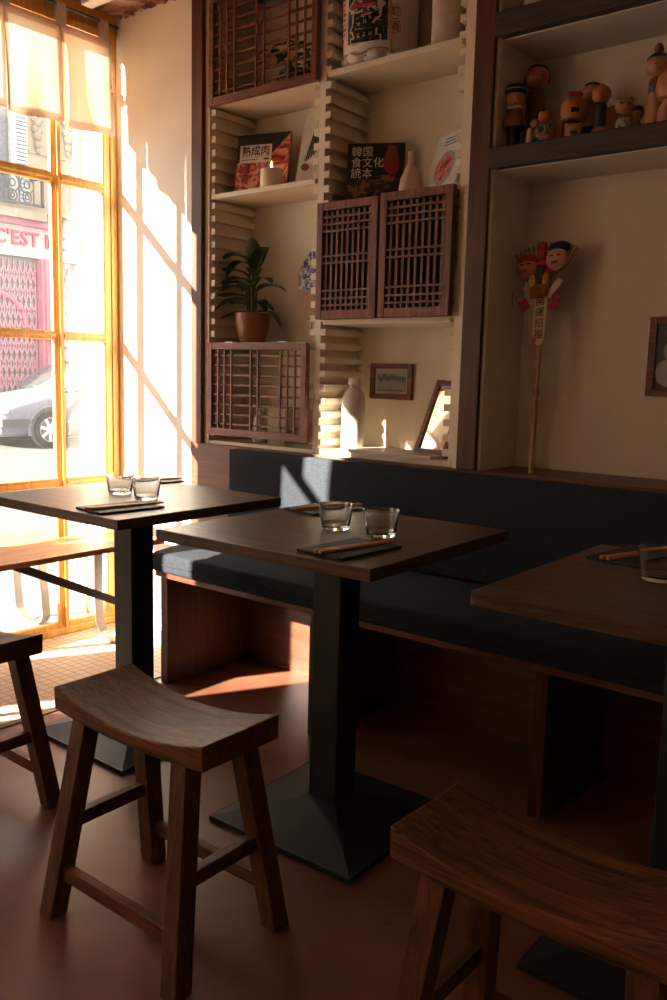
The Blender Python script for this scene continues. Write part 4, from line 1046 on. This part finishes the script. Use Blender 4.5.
# ---- parked car (nose to the left, seen from its side)
car = thing('parked_car', 'silver hatchback parked across the street in front of the pink shopfront', 'car', (-13.42, 8.20, -.18))
M_car = plain('silver lilac car paint', (.20, .19, .23), .3, .6, .35, .02, 10)
M_trim = plain('dark grey plastic', (.10, .10, .105), .6)
# y: 0 = front wheel centre, nose at -.80 ; x: + is towards the viewer, half width .82
stations = [(-.84, .55, .20, .50, .50), (-.80, .66, .18, .58, .58), (-.70, .76, .17, .66, .68), (-.45, .80, .17, .72, .80), (0, .82, .17, .80, .90), (.30, .82, .17, .85, .95), (.42, .82, .17, .87, .97),
            (.9, .83, .17, .88, .99), (1.7, .84, .17, .89, 1.0), (2.5, .83, .18, .90, 1.0), (3.0, .80, .22, .88, .97), (3.15, .72, .30, .70, .80)]
bm = bmesh.new(); rings = []
for y, hw, zl, zs, zt in stations:
    prof = [(hw*.90, zl), (hw*.985, zl+.06), (hw, (zl+zs)/2-.02), (hw*.985, zs-.06), (hw*.94, zs), (hw*.75, zt-.015), (hw*.3, zt), (-hw*.3, zt), (-hw*.75, zt-.015), (-hw*.94, zs), (-hw*.985, zs-.06), (-hw, (zl+zs)/2-.02), (-hw*.985, zl+.06), (-hw*.90, zl)]
    rings.append([bm.verts.new((x, y, z)) for x, z in prof])
for a, b in zip(rings[:-1], rings[1:]):
    for k in range(len(a)): bm.faces.new((a[k], a[(k+1) % len(a)], b[(k+1) % len(a)], b[k]))
bm.faces.new(rings[0]); bm.faces.new(list(reversed(rings[-1])))
bmesh.ops.recalc_face_normals(bm, faces=bm.faces)
me = bpy.data.meshes.new('body'); bm.to_mesh(me); bm.free(); me.materials.append(M_car)
for p in me.polygons: p.use_smooth = True
body = bpy.data.objects.new('body', me); C.objects.link(body); body.parent = car
sub = body.modifiers.new('s', 'SUBSURF'); sub.levels = 2; sub.render_levels = 2
# cabin
bm = bmesh.new(); rings = []
for y, hw, z, in ((.38, .70, .94), (.75, .66, 1.20), (1.15, .60, 1.40), (1.7, .59, 1.43), (2.4, .58, 1.40), (2.8, .60, 1.25), (3.1, .66, .95)):
    rings.append([bm.verts.new(p) for p in ((hw+.06 if z > 1 else hw, y, .93), (hw, y, z-.03), (hw*.7, y, z), (-hw*.7, y, z), (-hw, y, z-.03), (-hw-.06 if z > 1 else -hw, y, .93))])
for a, b in zip(rings[:-1], rings[1:]):
    for k in range(6): bm.faces.new((a[k], a[(k+1) % 6], b[(k+1) % 6], b[k]))
bm.faces.new(rings[0]); bm.faces.new(list(reversed(rings[-1]))); bmesh.ops.recalc_face_normals(bm, faces=bm.faces)
me = bpy.data.meshes.new('greenhouse'); bm.to_mesh(me); bm.free(); me.materials.append(plain('tinted car glass', (.34, .36, .34), .15, .6))
for p in me.polygons: p.use_smooth = True
gh = bpy.data.objects.new('windows', me); C.objects.link(gh); gh.parent = car
mb = MB()
for sx in (-1, 1): mb.strip([(sx*.74, .34, .95), (sx*.70, .75, 1.22), (sx*.63, 1.15, 1.42), (sx*.61, 1.7, 1.45), (sx*.60, 2.4, 1.42), (sx*.66, 2.95, 1.1)], (1, 0, 0), .05, .05)
mb.box(-.58, .58, 1.12, 2.45, 1.415, 1.445, .01); mb.obj('roof', M_car, car)
def wheel(y):
    for sx in (1, -1):
        t = MB(); 
        mb = MB(); mb.lathe([(.20, -.09), (.285, -.09), (.30, -.06), (.30, .06), (.285, .09), (.20, .09)], 40, caps=False)
        o = mb.obj('tyre', plain('black rubber', (.03, .03, .032), .8), car, True); o.matrix_local = Matrix.Translation((sx*.755, y, .30)) @ Matrix.Rotation(PI/2*sx, 4, 'Y')
        mb = MB(); mb.lathe([(.205, .02), (.205, .085), (.19, .085), (.185, .05), (.165, .05)], 40, caps=False)
        mb.lathe([(0, .05), (0.17, .03)], 40, caps=False)
        for k in range(7):
            a = 2*PI*k/7; mb.obox(Matrix.Rotation(a, 4, 'Z') @ Matrix.Translation((.11, 0, .07)), .17, .055, .02, .006)
        mb.lathe([(0, .085), (.04, .085), (.05, .07)], 20, caps=False)
        r_ = mb.obj('hubcap', plain('silver hubcap', (.62, .62, .64), .35, .5, .3), o)
        t.bm.free()
wheel(0.0); wheel(2.45)
mb = MB(); mb.tube([(.80, .37*math.cos(a), .30+.37*math.sin(a)) for a in [PI*(-.08+1.16*k/20) for k in range(21)]], .030, 8); mb.obj('wheel_arch', M_car, car, True)
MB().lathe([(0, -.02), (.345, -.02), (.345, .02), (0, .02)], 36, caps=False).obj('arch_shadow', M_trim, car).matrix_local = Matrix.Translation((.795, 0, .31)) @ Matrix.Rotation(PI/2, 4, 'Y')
mb = MB(); mb.strip([(.60, -.86, .42), (.74, -.80, .42), (.80, -.66, .42), (.835, -.40, .42)], (0, 0, 1), .12, .03); mb.strip([(-.62, -.87, .42), (.60, -.87, .42)], (0, 0, 1), .12, .03); mb.obj('bumper_strip', M_trim, car)
mb = MB(); mb.ball((.62, -.70, .60), .20, .55, .62, .36); mb.obj('headlight', plain('clear headlight', (.70, .70, .66), .15, .6), car, True)
MB().ball((.66, -.80, .29), .06, .6, .5, .8).obj('fog_light', plain('clear headlight', (.70, .70, .66), .15, .6), car, True)
mb = MB(); mb.box(.835, .85, .62, 2.0, .52, .58); mb.box(.60, .66, .42, .50, .96, 1.0); mb.obj('side_moulding', M_trim, car)
mb = MB(); mb.ball((.90, .78, 1.02), .10, .8, .9, .65); mb.obj('door_mirror', M_car, car, True)
MB().tube([(.845, .52, .30), (.85, .54, .70), (.80, .60, .93)], .006, 5).obj('door_seam', M_trim, car)
mb = MB(); mb.ball((.50, .28, .96), .03); mb.tube([(.50, .30, .965), (-.2, .36, .98)], .012, 6); mb.obj('wipers', M_trim, car)

# ------------------------------------------------------------------ light
sd = bpy.data.lights.new('sun', 'SUN'); sd.energy = 30.0; sd.angle = R(.6); sd.color = (1, .91, .78)
so = bpy.data.objects.new('sun', sd); C.objects.link(so)
so.rotation_euler = Vector((.525, 1.0, -.478)).to_track_quat('-Z', 'Y').to_euler()
w = bpy.data.worlds.new('world'); bpy.context.scene.world = w; w.use_nodes = True
nt = w.node_tree; nt.nodes.clear(); o_ = nt.nodes.new('ShaderNodeOutputWorld'); bg = nt.nodes.new('ShaderNodeBackground')
bg.inputs[0].default_value = (1.0, .97, .93, 1); bg.inputs[1].default_value = 1.6; nt.links.new(bg.outputs[0], o_.inputs[0])
for y0, y1, z0, z1 in ((1.42, 2.37, .02, 2.5), (0, .43, .05, 2.5)):
    a = bpy.data.lights.new('window_portal', 'AREA'); a.shape = 'RECTANGLE'; a.size = y1-y0; a.size_y = z1-z0
    a.cycles.is_portal = True
    ao = bpy.data.objects.new('window_portal', a); C.objects.link(ao); ao.location = (XW-.08, (y0+y1)/2, (z0+z1)/2)
    ao.rotation_euler = Vector((1, 0, 0)).to_track_quat('-Z', 'Z').to_euler()
# added warm fill lamps under the ceiling, unseen behind the camera
for x, y, e in ((.6, -.4, .8), (-1.2, -.6, .8)):
    a = bpy.data.lights.new('warm_fill', 'AREA'); a.shape = 'DISK'; a.size = .25; a.energy = e; a.color = (1, .62, .36)
    ao = bpy.data.objects.new('warm_fill', a); C.objects.link(ao); ao.location = (x, y, 2.56)

# ------------------------------------------------------------------ camera
cam = bpy.data.cameras.new('camera'); co = bpy.data.objects.new('camera', cam); C.objects.link(co)
yaw, pit, rol = .6752, .1438, .0251
cy_, sy_, cp_, sp_ = math.cos(yaw), math.sin(yaw), math.cos(pit), math.sin(pit)
Fv = Vector((-sy_*cp_, cy_*cp_, -sp_)); Rv = Vector((cy_, sy_, 0)); Uv = Rv.cross(Fv)
R2 = Rv*math.cos(rol)+Uv*math.sin(rol); U2 = Uv*math.cos(rol)-Rv*math.sin(rol)
mt = Matrix(((R2.x, U2.x, -Fv.x, 0), (R2.y, U2.y, -Fv.y, 0), (R2.z, U2.z, -Fv.z, 1.13), (0, 0, 0, 1)))
co.matrix_world = mt
cam.sensor_fit = 'VERTICAL'; cam.sensor_height = 36; cam.lens = 36*863.98/1000; cam.clip_start = .02; cam.clip_end = 200
sc = bpy.context.scene; sc.camera = co
sc.view_settings.view_transform = 'Standard'; sc.view_settings.look = 'None'; sc.view_settings.gamma = 1; sc.view_settings.use_curve_mapping = False
sc.view_settings.exposure = 0.95
